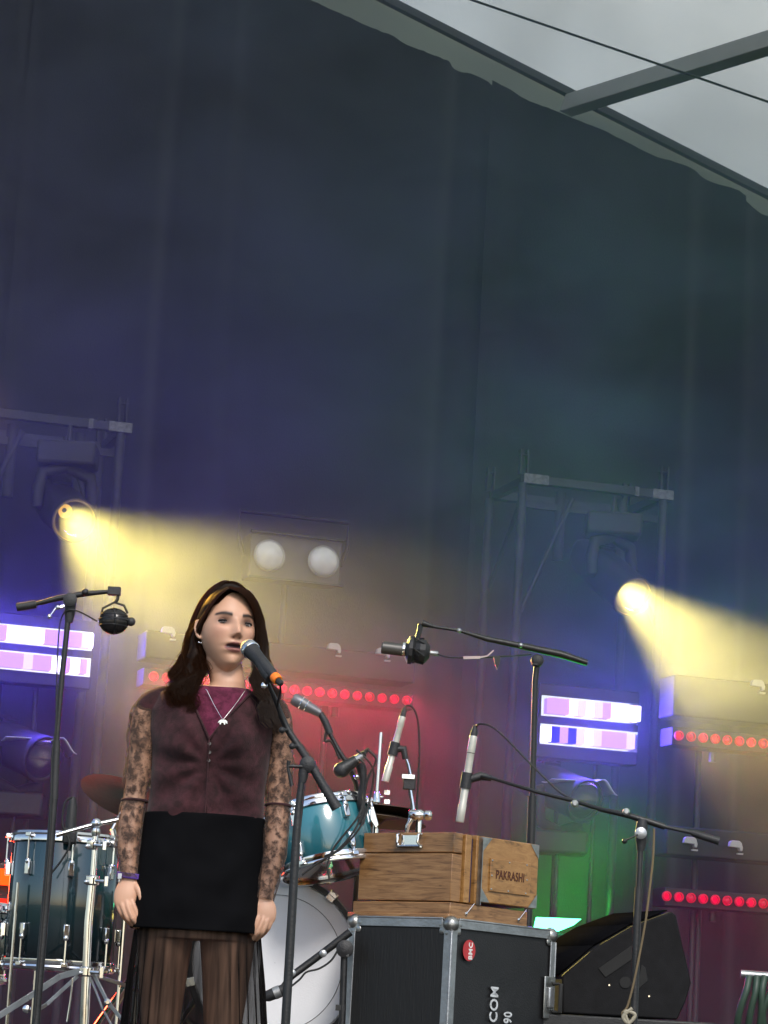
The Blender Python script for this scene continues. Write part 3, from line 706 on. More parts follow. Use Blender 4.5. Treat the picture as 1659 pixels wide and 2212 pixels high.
def strand(Gs, wild):
    u = rnd.random() ** (1.0); side = Gs is GL
    if u < .55: a_, b_, t_ = Gs[0], Gs[1], u / .55
    else: a_, b_, t_ = Gs[1], Gs[2], (u - .55) / .45
    ph = rnd.random() * 6.28; am = rnd.uniform(4, 12) * wild; fr = rnd.uniform(1.2, 2.2); ln = rnd.uniform(.55, 1.0)
    m = 26; k1 = int(m * ln); pts = []; cl = NZ.noise((u * 9, side * 3.1, 2.2)) * 6
    bul = rnd.uniform(-.006, .012)
    for i in range(k1):
        q = a_[i] * (1 - t_) + b_[i] * t_; v = i / m; wv = v ** 1.5
        x = q[0] + wave(q[0], q[1], -1 if side else .8) + sin(ph + v * fr * 6.28 * 1.6) * am * wv + cl * wv * sin(v * 9 + cl)
        y = q[1] + cos(ph * 1.7 + v * fr * 5) * am * .4 * wv
        pts.append(F(x, y, q[2] + bul * sin(pi * min(1, v * 1.3)) + .004 * sin(ph + v * 7)))
    r0 = rnd.uniform(.0008, .0015)
    st.tube(pts, [r0 * (1 - .92 * (i / k1) ** 2.5) for i in range(k1)], 3, cap=False)
for _ in range(2300): strand(GL, 1.0)
for _ in range(1900): strand(GR, .8)
for _ in range(420): strand(GL, 2.6)
for _ in range(240): strand(GR, 2.2)
# crown strands combed from the parting back over the cap
for _ in range(700):
    a = rnd.uniform(-.75, 1.4); s = rnd.choice((-1, 1)); pts = []; lift = rnd.uniform(1.0, 1.035) if _ % 9 else rnd.uniform(1.04, 1.075)
    for i in range(16):
        th = L(.03, 1.75, i / 15); x, y, z = s * sin(th) * cos(a), sin(th) * sin(a + .25 * th), cos(th)
        q = V((.0815 * x, .092 * y + .009, .116 * z + .014)) * lift; q.y += .62 * max(0, .055 - q.z)
        pts.append(HL(q))
    st.tube(pts, [.0016 * (1 - .5 * i / 15) for i in range(16)], 3, cap=False)
st.build('hair_strands', m_hair, hair, ang=80)
# inner volume so that no light leaks between strands
for Gs, k in ((GL, -1), (GR, 1)):
    c = MB(); cs = []; rr = []
    for i in range(3, 19):
        a_, b_, d_ = Gs[0][i], Gs[1][i], Gs[2][i]; m_ = (a_ + b_ + d_) / 3
        cs.append(F(m_[0] - k * 1, m_[1], m_[2])); rr.append((max(.006, abs(a_[0] - b_[0]) * S0 * .40), .045 if i < 15 else .030))
    c.tube(cs, rr, 16, x0=(1, 0, 0)); c.build('hair_volume', m_hair, hair)

# ---- inner top and cardigan
def cloth_mat(name, c1, c2, scale, thr, alpha2=1.0, rough=.9, fine=0, wb=.3):
    m = bpy.data.materials.new(name); m.use_nodes = True; t = m.node_tree; b = t.nodes['Principled BSDF']; b.inputs['Roughness'].default_value = rough
    b.inputs['Specular IOR Level'].default_value = .2; b.inputs['Sheen Weight'].default_value = .1
    tc = t.nodes.new('ShaderNodeTexCoord')
    n1 = t.nodes.new('ShaderNodeTexNoise'); n1.inputs['Scale'].default_value = scale; n1.inputs['Detail'].default_value = 6; n1.inputs['Roughness'].default_value = .62; n1.inputs['Distortion'].default_value = .4
    t.links.new(tc.outputs['Object'], n1.inputs['Vector'])
    cr = t.nodes.new('ShaderNodeValToRGB'); cr.color_ramp.elements[0].position = thr[0]; cr.color_ramp.elements[1].position = thr[1]
    cr.color_ramp.elements[0].color = (*c1, 1); cr.color_ramp.elements[1].color = (*c2, 1)
    t.links.new(n1.outputs['Fac'], cr.inputs[0]); t.links.new(cr.outputs[0], b.inputs['Base Color'])
    if alpha2 < 1:
        mr = t.nodes.new('ShaderNodeMapRange'); mr.inputs['From Min'].default_value = thr[0]; mr.inputs['From Max'].default_value = thr[1]
        mr.inputs['To Min'].default_value = .85; mr.inputs['To Max'].default_value = alpha2
        t.links.new(n1.outputs['Fac'], mr.inputs['Value']); t.links.new(mr.outputs[0], b.inputs['Alpha'])
    n2 = t.nodes.new('ShaderNodeTexNoise'); n2.inputs['Scale'].default_value = 260; t.links.new(tc.outputs['Object'], n2.inputs['Vector'])
    bp = t.nodes.new('ShaderNodeBump'); bp.inputs['Strength'].default_value = wb; bp.inputs['Distance'].default_value = .004
    t.links.new(n2.outputs['Fac'], bp.inputs['Height']); t.links.new(bp.outputs[0], b.inputs['Normal'])
    return m
m_top = cloth_mat('burgundy_lace_top', (.070, .010, .026), (.13, .020, .050), 42, (.40, .60))
m_card = cloth_mat('dark_maroon_knit', (.026, .011, .012), (.062, .021, .026), 30, (.38, .66))
m_lace = cloth_mat('sheer_brown_lace', (.040, .026, .022), (.16, .092, .062), 52, (.42, .57), .28)
m_skirt = mat('black_jersey', (.0036, .0036, .0044), .95, 0, .2, 10, .08, 300, spec=.08)
c = MB()
def yneck(y, a, v):
    return y + (1 - v) * (8 * max(0, -sin(a)) - 4)
trunk_mb(c, 1483, 1700, -.006, 60, 120, None, yneck); c.f = c.f[:-2]
c.build('inner_top', m_top, singer)
c = MB()
def folds(p, y, a, v):
    px, py = PXY(p); d = V((0, 0, 0))
    if sin(a) < .2:
        dx, dy = px - 452, py - 1650
        an = atan2(dy, dx); rr = sqrt(dx * dx + dy * dy)
        d.y -= .007 * sin(an * 9 + .6) * sm(15, 60, rr) * sm(170, 90, rr)
        d.y -= .004 * sin(py * .11 + dx * .02) * sm(1690, 1760, py)
        d.y += .004 * NZ.noise((px * .02, py * .02, 1))
    return d
trunk_mb(c, 1474, 1815, .004, 100, 160, folds)
for A, s in ((ARL, 1), (ARR, -1)):
    x0, y0 = A[0][0], A[0][1]
    limb(c, [(x0 + s * 30, y0 - 6, 24, .015), (x0 + s * 5, y0 - 2, 28, .015), (A[1][0] + s * 3, A[1][1] + 1, 29, .012), (A[1][0] + s * 0, A[1][1] + 12, 28, .013)], 1.0, 24)
me = remesh(c, 'cardigan', .0035, 4)
import bmesh
bm = bmesh.new(); bm.from_mesh(me)
def cut(a, b):                                  # split the mesh along the upright plane through two figure points, seen from the front
    A_, B_ = F(*a), F(*b); no = (B_ - A_).cross(V((0, 1, 0))).normalized()
    bmesh.ops.bisect_plane(bm, geom=bm.verts[:] + bm.edges[:] + bm.faces[:], plane_co=A_, plane_no=no)
    return lambda p: (p - A_).dot(no)
e1 = cut((398, 1476), (457, 1606)); e2 = cut((562, 1480), (456, 1606)); e3 = cut((325, 1770), (460, 1776)); e4 = cut((460, 1776), (568, 1802))
s1, s2 = e1(F(480, 1500)), e2(F(480, 1500)); s3, s4 = e3(F(400, 1850)), e4(F(500, 1850)); kill = []
for f in bm.faces:
    p = f.calc_center_median(); x = p.x; fr = p.y < YF + .02
    if fr and e1(p) * s1 > 0 and e2(p) * s2 > 0: kill.append(f)
    elif (e3(p) * s3 > 0 and p.x < F(460, 1776).x) or (e4(p) * s4 > 0 and p.x >= F(460, 1776).x): kill.append(f)
    elif not fr and p.z > F(480, 1480).z and F(425, 1478).x < x < F(545, 1478).x: kill.append(f)
bmesh.ops.delete(bm, geom=kill, context='FACES'); bm.to_mesh(me); bm.free()
cg = to_obj(me, 'cardigan', m_card, singer)
s_ = cg.modifiers.new('thick', 'SOLIDIFY'); s_.thickness = .003; s_.offset = 0
m_btn = mat('smoky_button', (.09, .08, .075), .35, 0, .1)
def surf(x, y, lift=.004):                      # point on the front of the clothed trunk
    c0 = np.interp(y, TY, TC); hw = np.interp(y, TY, TW); ca = max(-1, min(1, (x - c0) / hw)); a = -math.acos(math.copysign(abs(ca) ** (2.3 / 2), ca))
    p = trunk(y, a, .004); q = F(x, y); return V((q.x, p.y - lift, q.z))
for x, y in ((479, 1590), (457, 1616), (457, 1634), (455, 1651)):
    p = surf(x, y, .005); MB().lathe(p, (0, -1, 0), [(.0048, 0), (.0052, .001), (.004, .0022), (.001, .0018)], 14).build('button', m_btn, singer)
c = MB(); c.box(surf(455, 1690, .0035), (.006, 0, 0), (0, .001, 0), F(452, 1612) - F(452, 1690)); c.build('button_band', m_card, singer)
# waistband rib of the cardigan
c = MB(); P_ = [trunk(1776 + 20 * sm(470, 565, np.interp(0, [0], [0])), 2 * pi * k / 60, .008) for k in range(61)]
# sleeves
for A, nm in ((ARL, 'lace_sleeve'), (ARR, 'lace_sleeve')):
    c = MB(); pts = [(x, y, w_ + 4.5 + 1.2 * sin(y * .09), dy) for x, y, w_, dy in A]
    P_ = spline(pts, 12); n = 40; vs = []
    limb(c, pts, 1.0, 40, 0, 12)
    for i, v_ in enumerate(c.v):
        x, y = PXY(v_); q = NZ.noise((v_.x * 14, v_.y * 14, v_.z * 26)); c.v[i] = v_ + V((q * .006, q * .006, 0))
    c.f = c.f[:-2]; c.build(nm, m_lace, singer)
    a = A[5]; MB().ring(F(a[0] + 1, a[1] + 4, a[3]), (0, .05, 1), (a[2] + 3.2) * S0, .004, 40, 8).build('sleeve_fold', m_card, singer)
c = MB()
for (a_, b_) in (((398, 1476), (457, 1606)), ((562, 1480), (456, 1606))):
    pts = [surf(L(a_[0], b_[0], i / 20), L(a_[1], b_[1], i / 20), .006) for i in range(2 if a_[0] < 450 else 4, 21)]
    c.tube(pts, .0032, 8)
pts = [surf(456.5 - i * .5, 1606 + i * 8, .006) for i in range(21)]; c.tube(pts, .0022, 8)
c.build('knit_edge', m_card, cg)
# wristband with a small white tag
m_band = mat('violet_fabric_band', (.10, .045, .30), .8, 0, .3, 90)
wb = F(281, 1893, -.034); ax = (F(281, 1905, -.034) - F(281, 1880, -.034)).normalized()
c = MB(); vs = []; n = 32
for i in range(5):
    for k in range(n):
        a = 2 * pi * k / n; h = L(-.008, .008, i / 4) + .003 * cos(a + .5); rx, ry = 25.5 * S0, 20 * S0
        vs.append(wb - UP * h + V((cos(a) * rx, sin(a) * ry, 0)))
c.add(vs, [(i * n + k, i * n + (k + 1) % n, (i + 1) * n + (k + 1) % n, (i + 1) * n + k) for i in range(4) for k in range(n)])
o = c.build('wristband', m_band, singer); s_ = o.modifiers.new('t', 'SOLIDIFY'); s_.thickness = .0015
MB().box(F(262, 1895, -.056), (.006, -.005, 0), (0, .001, 0), (0, .001, .008)).build('band_tag', m_gwhite, o, bevel=.001)
# skirts
c = MB()
def sk1(p, y, a, v): return V((0, (-.004 * sin(y * .05 + cos(a) * 5) + .008 * NZ.noise((cos(a) * 4, y * .02, 2))) * max(0, -sin(a)), 0)) + (V((cos(a), sin(a), 0)) * (.004 + .006 * v))
trunk_mb(c, 1762, 2016, .006, 60, 96, sk1, lambda y, a, v: y + v * (-4 - 12 * 0)); c.f = c.f[:-2]
o = c.build('skirt', m_skirt, singer); s_ = o.modifiers.new('t', 'SOLIDIFY'); s_.thickness = .002
m_sheer = bpy.data.materials.new('sheer_black_chiffon'); m_sheer.use_nodes = True; t = m_sheer.node_tree; b = t.nodes['Principled BSDF']
b.inputs['Base Color'].default_value = (.007, .006, .006, 1); b.inputs['Roughness'].default_value = .95; b.inputs['Specular IOR Level'].default_value = .05
tc = t.nodes.new('ShaderNodeTexCoord'); mp = t.nodes.new('ShaderNodeMapping'); mp.inputs['Scale'].default_value = (1, 1, .04); t.links.new(tc.outputs['Object'], mp.inputs[0])
nz = t.nodes.new('ShaderNodeTexNoise'); nz.inputs['Scale'].default_value = 60; t.links.new(mp.outputs[0], nz.inputs['Vector'])
mr = t.nodes.new('ShaderNodeMapRange'); mr.inputs['From Min'].default_value = .35; mr.inputs['From Max'].default_value = .65; mr.inputs['To Min'].default_value = .50; mr.inputs['To Max'].default_value = .74
lw = t.nodes.new('ShaderNodeLayerWeight'); pw = t.nodes.new('ShaderNodeMath'); pw.operation = 'MULTIPLY_ADD'; pw.inputs[1].default_value = .45; pw.use_clamp = True
t.links.new(nz.outputs['Fac'], mr.inputs['Value']); t.links.new(lw.outputs['Facing'], pw.inputs[0]); t.links.new(mr.outputs[0], pw.inputs[2]); t.links.new(pw.outputs[0], b.inputs['Alpha'])
c = MB(); n = 220; ny = 40; vs = []
for i in range(ny + 1):
    v = i / ny; y = L(1985, 2470, v)
    cx = np.interp(y, [1985, 2212, 2470], [427, 418, 412]); hw = np.interp(y, [1985, 2030, 2212, 2470], [133, 137, 152, 172]) * S0; dd = np.interp(y, [1985, 2212, 2470], [.128, .15, .18])
    for k in range(n):
        a = 2 * pi * k / n; pl = 1 + sm(0, .3, v) * (.030 * sin(a * 34 + 1.5 * NZ.noise((a * 3, 0, v * 2))) + .03 * NZ.noise((cos(a) * 2.5, sin(a) * 2.5, v)))
        p = F(cx, y); vs.append(V((p.x + hw * cos(a) * pl, p.y + .02 + dd * sin(a) * pl, p.z)))
c.add(vs, [(i * n + k, (i + 1) * n + k, (i + 1) * n + (k + 1) % n, i * n + (k + 1) % n) for i in range(ny) for k in range(n)])
c.build('sheer_overskirt', m_sheer, singer)
for x in (338, 466):
    p = F(x, 2530); c = MB(); c.tube([V((p.x, YF + .07, .04)), V((p.x, YF + .02, .045)), V((p.x, YF - .06, .035)), V((p.x, YF - .13, .028)), V((p.x, YF - .17, .022))], [(.03, .035), (.036, .044), (.042, .034), (.04, .026), (.026, .018)], 16, x0=(1, 0, 0))
    c.build('shoe', m_black, singer)
# necklace
m_silver = mat('silver', (.75, .74, .72), .2, 1, .05)
def chain(a, b):
    pts = [];
    for i in range(13):
        t_ = i / 12; x, y = L(a[0], b[0], t_), L(a[1], b[1], t_) + 3 * sin(pi * t_); pts.append(surf(x, max(y, 1496), .004 if y > 1500 else .010))
    return pts
c = MB(); pts = chain((447, 1492), (485, 1564)) + chain((534, 1493), (486, 1564))[::-1]; c.tube(pts, .0009, 6)
nl = c.build('necklace', m_silver, singer)
c = MB(); k = .00135; o_ = surf(486, 1571, .008)
prof = [(-9, 3), (-5, 6), (5, 6), (9, 3), (10, -3), (8, -3), (6, 0), (5, -5), (2, -5), (1, -1), (-3, -1), (-4, -5), (-7, -5), (-8, 0), (-11, -3), (-11, 0)]
c.prism([o_ + V((a * k, 0, b * k)) for a, b in prof], (0, -.003, 0)); c.build('pendant', m_silver, nl, bevel=.0008)
# ================================================================== drum kit
def K(Y): return S0 * Y / YF                    # metres per picture unit at depth Y
def lacq(name, c1, c2, z0, z1, vary=8):
    m = bpy.data.materials.new(name); m.use_nodes = True; t = m.node_tree; b = t.nodes['Principled BSDF']
    b.inputs['Roughness'].default_value = .16; b.inputs['Coat Weight'].default_value = 1; b.inputs['Coat Roughness'].default_value = .04
    tc = t.nodes.new('ShaderNodeTexCoord'); sp = t.nodes.new('ShaderNodeSeparateXYZ'); t.links.new(tc.outputs['Object'], sp.inputs[0])
    nz = t.nodes.new('ShaderNodeTexNoise'); nz.inputs['Scale'].default_value = vary; t.links.new(tc.outputs['Object'], nz.inputs['Vector'])
    ad = t.nodes.new('ShaderNodeMath'); ad.operation = 'MULTIPLY_ADD'; ad.inputs[1].default_value = .06; t.links.new(nz.outputs['Fac'], ad.inputs[0]); t.links.new(sp.outputs['Z'], ad.inputs[2])
    mr = t.nodes.new('ShaderNodeMapRange'); mr.inputs['From Min'].default_value = z0; mr.inputs['From Max'].default_value = z1; t.links.new(ad.outputs[0], mr.inputs['Value'])
    cr = t.nodes.new('ShaderNodeValToRGB'); cr.color_ramp.elements[0].color = (*c1, 1); cr.color_ramp.elements[1].color = (*c2, 1); t.links.new(mr.outputs[0], cr.inputs[0])
    t.links.new(cr.outputs[0], b.inputs['Base Color']); return m
m_head = mat('coated_drum_head', (.80, .80, .82), .55, 0, .04, 5, .1, 200)
m_headc = mat('clear_drum_head', (.17, .12, .12), .18, 0, .2, 6, 0, coat=.6)
def drum(label, c, ax, rad, h, nl, mshell, name='tom_drum', a0=0.0, group='drums of the kit'):
    """local z is the drum's axis"""
    ax = ax.normalized(); x, y = frame(ax); M = Matrix.Translation(c) @ Matrix((x, y, ax)).transposed().to_4x4()
    r = thing(name, label, 'drum', M=M, group=group); h2 = h / 2
    MB(True).lathe((0, 0, -h2), (0, 0, 1), [(rad * .985, 0), (rad, .004), (rad, h - .004), (rad * .985, h)], 64, cap=False).build('shell', mshell, r)
    for s in (-1, 1):
        MB(True).lathe((0, 0, s * h2), (0, 0, s), [(rad * 1.0, .002), (.001, .004)], 64, cap=False).build('head', m_headc if s < 0 else m_head, r)
        MB(True).lathe((0, 0, s * (h2 - .006)), (0, 0, s), [(rad * 1.035, -.012), (rad * 1.05, -.010), (rad * 1.052, .004), (rad * 1.04, .008), (rad * 1.05, .014), (rad * 1.03, .022), (rad * .99, .020), (rad * .99, .0), (rad * 1.035, -.012)], 64, cap=False).build('hoop', m_chrome, r)
    for i in range(nl):
        a = a0 + 2 * pi * i / nl; u = V((cos(a), sin(a), 0)); v_ = V((-sin(a), cos(a), 0))
        for s in (-1, 1):
            p = u * rad + V((0, 0, s * h * .24))
            c_ = MB(True); c_.box(p + u * .009, v_ * .010, u * .009, (0, 0, .022)); c_.ball(p + u * .012 + V((0, 0, s * .022)), (.010, .010, .012), 12, 8)
            lg = c_.build('lug', m_chrome, r, bevel=.003)
            MB(True).tube([p + u * .016 + V((0, 0, s * .02)), u * (rad + .016) + V((0, 0, s * (h2 - .004)))], .0032, 8).build('tension_rod', m_chrome, lg)
            MB(True).box(u * (rad * 1.04 + .008) + V((0, 0, s * (h2 + .001))), v_ * .011, u * .009, (0, 0, .007)).build('rod_claw', m_chrome, lg, bevel=.002)
    return r
def axl(x, y, Y, lean_r, lean_b):               # axis leaning right / back by degrees
    return V((tan(R(lean_r)), tan(R(lean_b)), 1)).normalized()
m_teal = lacq('teal_fade_lacquer', (.002, .03, .042), (.035, .20, .25), -.13, .10)  # shell colour ramps darker toward the drum's lower end
m_teal2 = lacq('grey_teal_fade_lacquer', (.001, .002, .003), (.010, .036, .045), -.20, .12, 4)
# rack tom over the bass drum
Yt = 9.15
drum('teal rack tom with chrome lugs tilted above the white bass drum', Q(700, 1812, Yt) , axl(0, 0, 0, -14, 9), 104 * K(Yt), 128 * K(Yt), 6, m_teal, 'tom_drum', .5)
# floor tom at the left
Yt = 9.35
ft = drum('large grey-teal floor tom behind the chrome cymbal stand at the left', Q(136, 1950, Yt), axl(0, 0, 0, 0, 0), 117 * K(Yt), 268 * K(Yt), 8, m_teal2, 'floor_tom', .2)
for a in (3.6, 5.6, 1.4):
    u = V((cos(a), sin(a), 0)) * (117 * K(Yt) + .03)
    MB(True).tube([u + V((0, 0, .05)), u + V((0, 0, -.60))], .006, 8).build('leg', m_chrome, ft)
# a second floor drum cut by the left edge
Yt = 9.6
drum('dark drum cut off by the left edge behind the tall black microphone stand', Q(-75, 2035, Yt), UP, 92 * K(Yt), 150 * K(Yt), 6, m_teal2, 'snare_drum', .1)
# bass drum, white head toward the audience
Yb = 9.3; bc = Q(594, 2080, Yb); ba = V((-.06, -1, .02)).normalized(); br = 181 * K(Yb)
x, y = frame(ba); M = Matrix.Translation(bc) @ Matrix((x, y, ba)).transposed().to_4x4()
bd = thing('bass_drum', 'bass drum with a plain white front head, half hidden by the singer', 'drum', M=M, group='drums of the kit')
MB(True).lathe((0, 0, -.42), (0, 0, 1), [(br * .97, 0), (br * .97, .40)], 72, cap=False).build('shell', m_teal, bd)
MB(True).lathe((0, 0, 0), (0, 0, 1), [(br * .985, -.004), (br * .96, .001), (br * .80, .0015), (br * .795, .0022), (br * .785, .0022), (br * .78, .0015), (.001, .002)], 80, cap=False).build('head', m_head, bd, ang=20)
MB(True).ring((0, 0, .0022), (0, 0, 1), br * .795, .0011, 80, 6).build('damping_ring', m_black2, bd)
MB(True).lathe((0, 0, -.03), (0, 0, 1), [(br * 1.0, 0), (br * 1.045, 0), (br * 1.05, .035), (br * 1.035, .042), (br * .985, .042), (br * .98, .034), (br * .98, 0)], 80, cap=False).build('hoop', m_black, bd)
for i in range(10):
    a = 2 * pi * i / 10 + .28; u = V((cos(a), sin(a), 0)); v_ = V((-sin(a), cos(a), 0))
    c_ = MB(True); c_.box(u * br * 1.045 + V((0, 0, .0)), v_ * .016, u * .008, (0, 0, .028)); c_.box(u * br * 1.02 + V((0, 0, .020)), v_ * .016, u * .018, (0, 0, .006))
    k = c_.build('claw', m_chrome, bd, bevel=.003)
    MB(True).tube([u * br * 1.06 + V((0, 0, .03)), u * br * 1.06 + V((0, 0, -.16))], .004, 8).build('tension_rod', m_chrome, k)
for s in (-1, 1):
    p = bc + V((s * br * .9, .1, -.12)); MB().tube([p, V((bc.x + s * br * 1.25, bc.y - .12, .315))], .009, 8).build('leg', m_chrome, bd)
rz = MB(); p = Q(420, 2000, 9.9); p.z = .155; rz.abox(p, 2.6, 1.9, .30); tag(rz.build('drum_riser', m_deck, bevel=.004), 'low dark platform carrying the drum kit', 'platform')
p = Q(430, 2000, 9.9); p.z = 0
# crash cymbal
m_brass = mat('cymbal_bronze', (.055, .085, .085), .6, .2, .15, 8, .2, 60)
m_cymd = mat('dark_cymbal_bronze', (.12, .09, .07), .4, .9, .2, 8)
def cym(b, c, ax, rad):
    b.lathe(c, ax, [(.005, .020), (rad * .10, .018), (rad * .18, .004), (rad * .22, 0), (rad * .6, -.010), (rad, -.026), (rad, -.0275), (rad * .6, -.0115), (rad * .22, -.0015), (rad * .17, .003), (rad * .09, .0165), (.005, .0185)], 64, cap=False)
Yc = 9.5; cc = Q(286, 1713, Yc); r = thing('crash_cymbal', 'dull crash cymbal seen from below at the singer\'s right elbow', 'cymbal', cc)
c = MB(); cym(c, cc, V((.28, .34, 1)), 112 * K(Yc)); c.build('cymbal_plate', m_brass, r)
c = MB(); p1 = cc - V((.28, .34, 1)).normalized() * .03; c.tube([cc + V((.28, .34, 1)).normalized() * .05, p1 - V((.05, 0, .1))], .006, 8); c.build('tilter', m_chrome, r)
MB().tube([p1 - V((.05, 0, .1)), Q(300, 2000, Yc + .1), V((Q(300, 2000, Yc).x, Yc + .1, .32))], .011, 10).build('stand_tube', m_chrome, r)
for a in (0, 2.1, 4.2):
    b0 = V((Q(300, 2000, Yc).x, Yc + .1, .6)); MB().tube([b0, V((b0.x + .3 * cos(a), b0.y + .3 * sin(a), .32))], .009, 8).build('leg', m_chrome, r)
# chrome boom stand in front of the floor tom
Ys = 9.0
def q(x, y, d=0): return Q(x, y, Ys + d)
base = q(183, 2212); base.z = .31
st_ = thing('cymbal_stand', 'shiny chrome boom stand in front of the floor tom, left of the singer', 'stand', base)
k = K(Ys)
c = MB(); c.tube([q(207, 1790), q(204, 1850), q(200, 1905)], 6.5 * k, 16); c.build('upper_tube', m_chrome, st_)
c = MB(); c.tube([q(200, 1903), q(191, 1990), q(186, 2100)], 9 * k, 16); c.build('middle_tube', m_chrome, st_)
c = MB(); c.tube([q(187, 2095), q(182, 2215), q(177, 2330)], 10.5 * k, 16); c.build('lower_tube', m_chrome, st_)
c = MB(); c.ball(q(208, 1779), 11.5 * k, 20, 14); c.lathe(q(207, 1800), (0, 0, 1), [(8 * k, -.01), (10 * k, 0), (9 * k, .015)], 16); c.build('tilter_ball', m_chrome, st_)
c = MB(); c.tube([q(121, 1804, -.02), q(194, 1784, 0), q(256, 1771, .02)], 5.5 * k, 12); c.build('boom_arm', m_chrome, st_)
for (x, y, s) in ((200, 1825, 1.0), (200, 1902, 1.15), (187, 2099, 1.25)):
    c = MB(); c.lathe(q(x, y), (0, 0, 1), [(11 * k * s, -.016), (13 * k * s, -.012), (13 * k * s, .012), (10 * k * s, .016)], 20)
    c.tube([q(x, y, -.01), q(x + 22 * s, y + 2, -.03)], .006, 10); c.box(q(x + 26 * s, y + 2, -.03), (.006, 0, 0), (0, .004, 0), (0, 0, .014 * s)); c.ball(q(x - 12 * s, y + 3, -.02), .008, 10, 8)
    c.build('clamp_collar', m_chrome, st_, bevel=.001)
c = MB(); c.tube([q(222, 1818), q(246, 1822), q(250, 1830)], [.009, .012, .010], 12); c.ball(q(232, 1820, -.02), .014, 12, 8); c.build('arm_clamp', m_chrome, st_)
def leg(pts, w_):
    c = MB()
    for i in range(len(pts) - 1): c.beam(q(*pts[i]), q(*pts[i + 1]), .006, w_ * k)
    c.build('leg', m_alu, st_, bevel=.001)
leg([(170, 2098, -.03), (128, 2110, -.08), (60, 2155, -.16), (-40, 2218, -.28)], 13)
leg([(168, 2108, -.0), (100, 2170, -.05), (75, 2185, -.12)], 8)
leg([(200, 2100, .0), (233, 2165, -.05), (262, 2200, -.12), (300, 2260, -.2)], 8)
leg([(196, 2112, .0), (222, 2180, -.05), (255, 2240, -.08)], 4); leg([(200, 2106, .05), (262, 2125, .25), (320, 2150, .5)], 8)
c = MB(); c.tube([q(157, 2112, -.05), q(152, 2160, -.05), q(145, 2207, -.05)], [.003, .003, .0035], 8); c.build('memory_rod', m_chrome, st_)
c = MB(); c.lathe(q(233, 2165, -.07), (0, -1, 0), [(.010, 0), (.011, .008), (.006, .012)], 14); c.lathe(q(58, 2180, -.2), (0, -1, 0), [(.012, 0), (.013, .008), (.007, .012)], 14); c.build('brace_joint', m_chrome, st_)
# hi-hat
Yh = 9.35; hb = Q(814, 1745, Yh); r = thing('hi_hat', 'hi-hat with an upright thin rod behind the harmonium', 'cymbal', V((hb.x, hb.y, .31)))
MB().tube([Q(823, 1582, Yh), Q(814, 1715, Yh), Q(812, 1760, Yh)], .0048, 10).build('rod', m_chrome, r)
c = MB(); c.lathe(Q(814, 1722, Yh), (0, 0, 1), [(.008, -.022), (.012, -.018), (.012, .010), (.007, .02)], 16); c.tube([Q(814, 1722, Yh), Q(828, 1722, Yh)], .005, 8)
for s in (-1, 1): c.box(Q(836, 1722 + s * 10, Yh), (.010, 0, 0), (0, .003, 0), (0, 0, .008))
c.build('clutch', m_chrome, r, bevel=.001)
c = MB(); cym(c, Q(813, 1757, Yh), V((.05, .06, 1)), .17); c.build('top_cymbal', m_cymd, r)
c = MB(); cym(c, Q(812, 1769, Yh), V((-.02, -.05, -1)), .17); c.build('bottom_cymbal', m_cymd, r)
MB().tube([Q(812, 1775, Yh), V((hb.x, hb.y, .31))], .010, 10).build('stand_tube', m_chrome, r)
# ================================================================== flight case and harmonium
def wood(name, c1, c2, ax, sc=1.0, rough=.38):
    m = bpy.data.materials.new(name); m.use_nodes = True; t = m.node_tree; b = t.nodes['Principled BSDF']
    tc = t.nodes.new('ShaderNodeTexCoord'); mp = t.nodes.new('ShaderNodeMapping'); mp.inputs['Scale'].default_value = ax
    t.links.new(tc.outputs['Object'], mp.inputs[0])
    n1 = t.nodes.new('ShaderNodeTexNoise'); n1.inputs['Scale'].default_value = 7 * sc; n1.inputs['Detail'].default_value = 8; n1.inputs['Roughness'].default_value = .65; n1.inputs['Distortion'].default_value = .8
    t.links.new(mp.outputs[0], n1.inputs['Vector'])
    cr = t.nodes.new('ShaderNodeValToRGB'); e = cr.color_ramp.elements; e[0].position = .33; e[0].color = (*[x * .45 for x in c1], 1); e[1].position = .66; e[1].color = (*c2, 1)
    k = e.new(.44); k.color = (*c1, 1)
    t.links.new(n1.outputs['Fac'], cr.inputs[0]); t.links.new(cr.outputs[0], b.inputs['Base Color'])
    b.inputs['Roughness'].default_value = rough; b.inputs['Coat Weight'].default_value = .25; b.inputs['Coat Roughness'].default_value = .2
    bp = t.nodes.new('ShaderNodeBump'); bp.inputs['Strength'].default_value = .15; bp.inputs['Distance'].default_value = .004; t.links.new(n1.outputs['Fac'], bp.inputs['Height']); t.links.new(bp.outputs[0], b.inputs['Normal'])
    return m
m_wood = wood('varnished_teak', (.22, .105, .038), (.34, .185, .075), (1.3, 1.3, 15))
m_wood2 = wood('varnished_teak_side', (.28, .135, .038), (.38, .20, .065), (2, 2, 7), 1.2)
m_bellow = mat('bellows_cloth', (.03, .02, .06), .8)
def boxframe(C, al):                            # local x = toward left-back (a), y = right-back (b), origin = near corner
    a = V((-cos(R(al)), sin(R(al)), 0)); b = V((sin(R(al)), cos(R(al)), 0))
    return a, b
YCs = 8.75; CC = Q(977, 1986, YCs); a, b = boxframe(CC, 38)
LA, LB, HT = .405, .575, CC.z
base = CC + a * LA / 2 + b * LB / 2; base.z = 0
fc = thing('flight_case', 'black flight case with aluminium edges and ball corners under the harmonium', 'flight case', base)
m_ply = mat('black_laminated_ply', (.010, .010, .011), .5, 0, .3, 12, .15, 200)
m_rib = bpy.data.materials.new('ribbed_black_panel'); m_rib.use_nodes = True; t = m_rib.node_tree; bb = t.nodes['Principled BSDF']; bb.inputs['Base Color'].default_value = (.008, .008, .008, 1); bb.inputs['Roughness'].default_value = .6
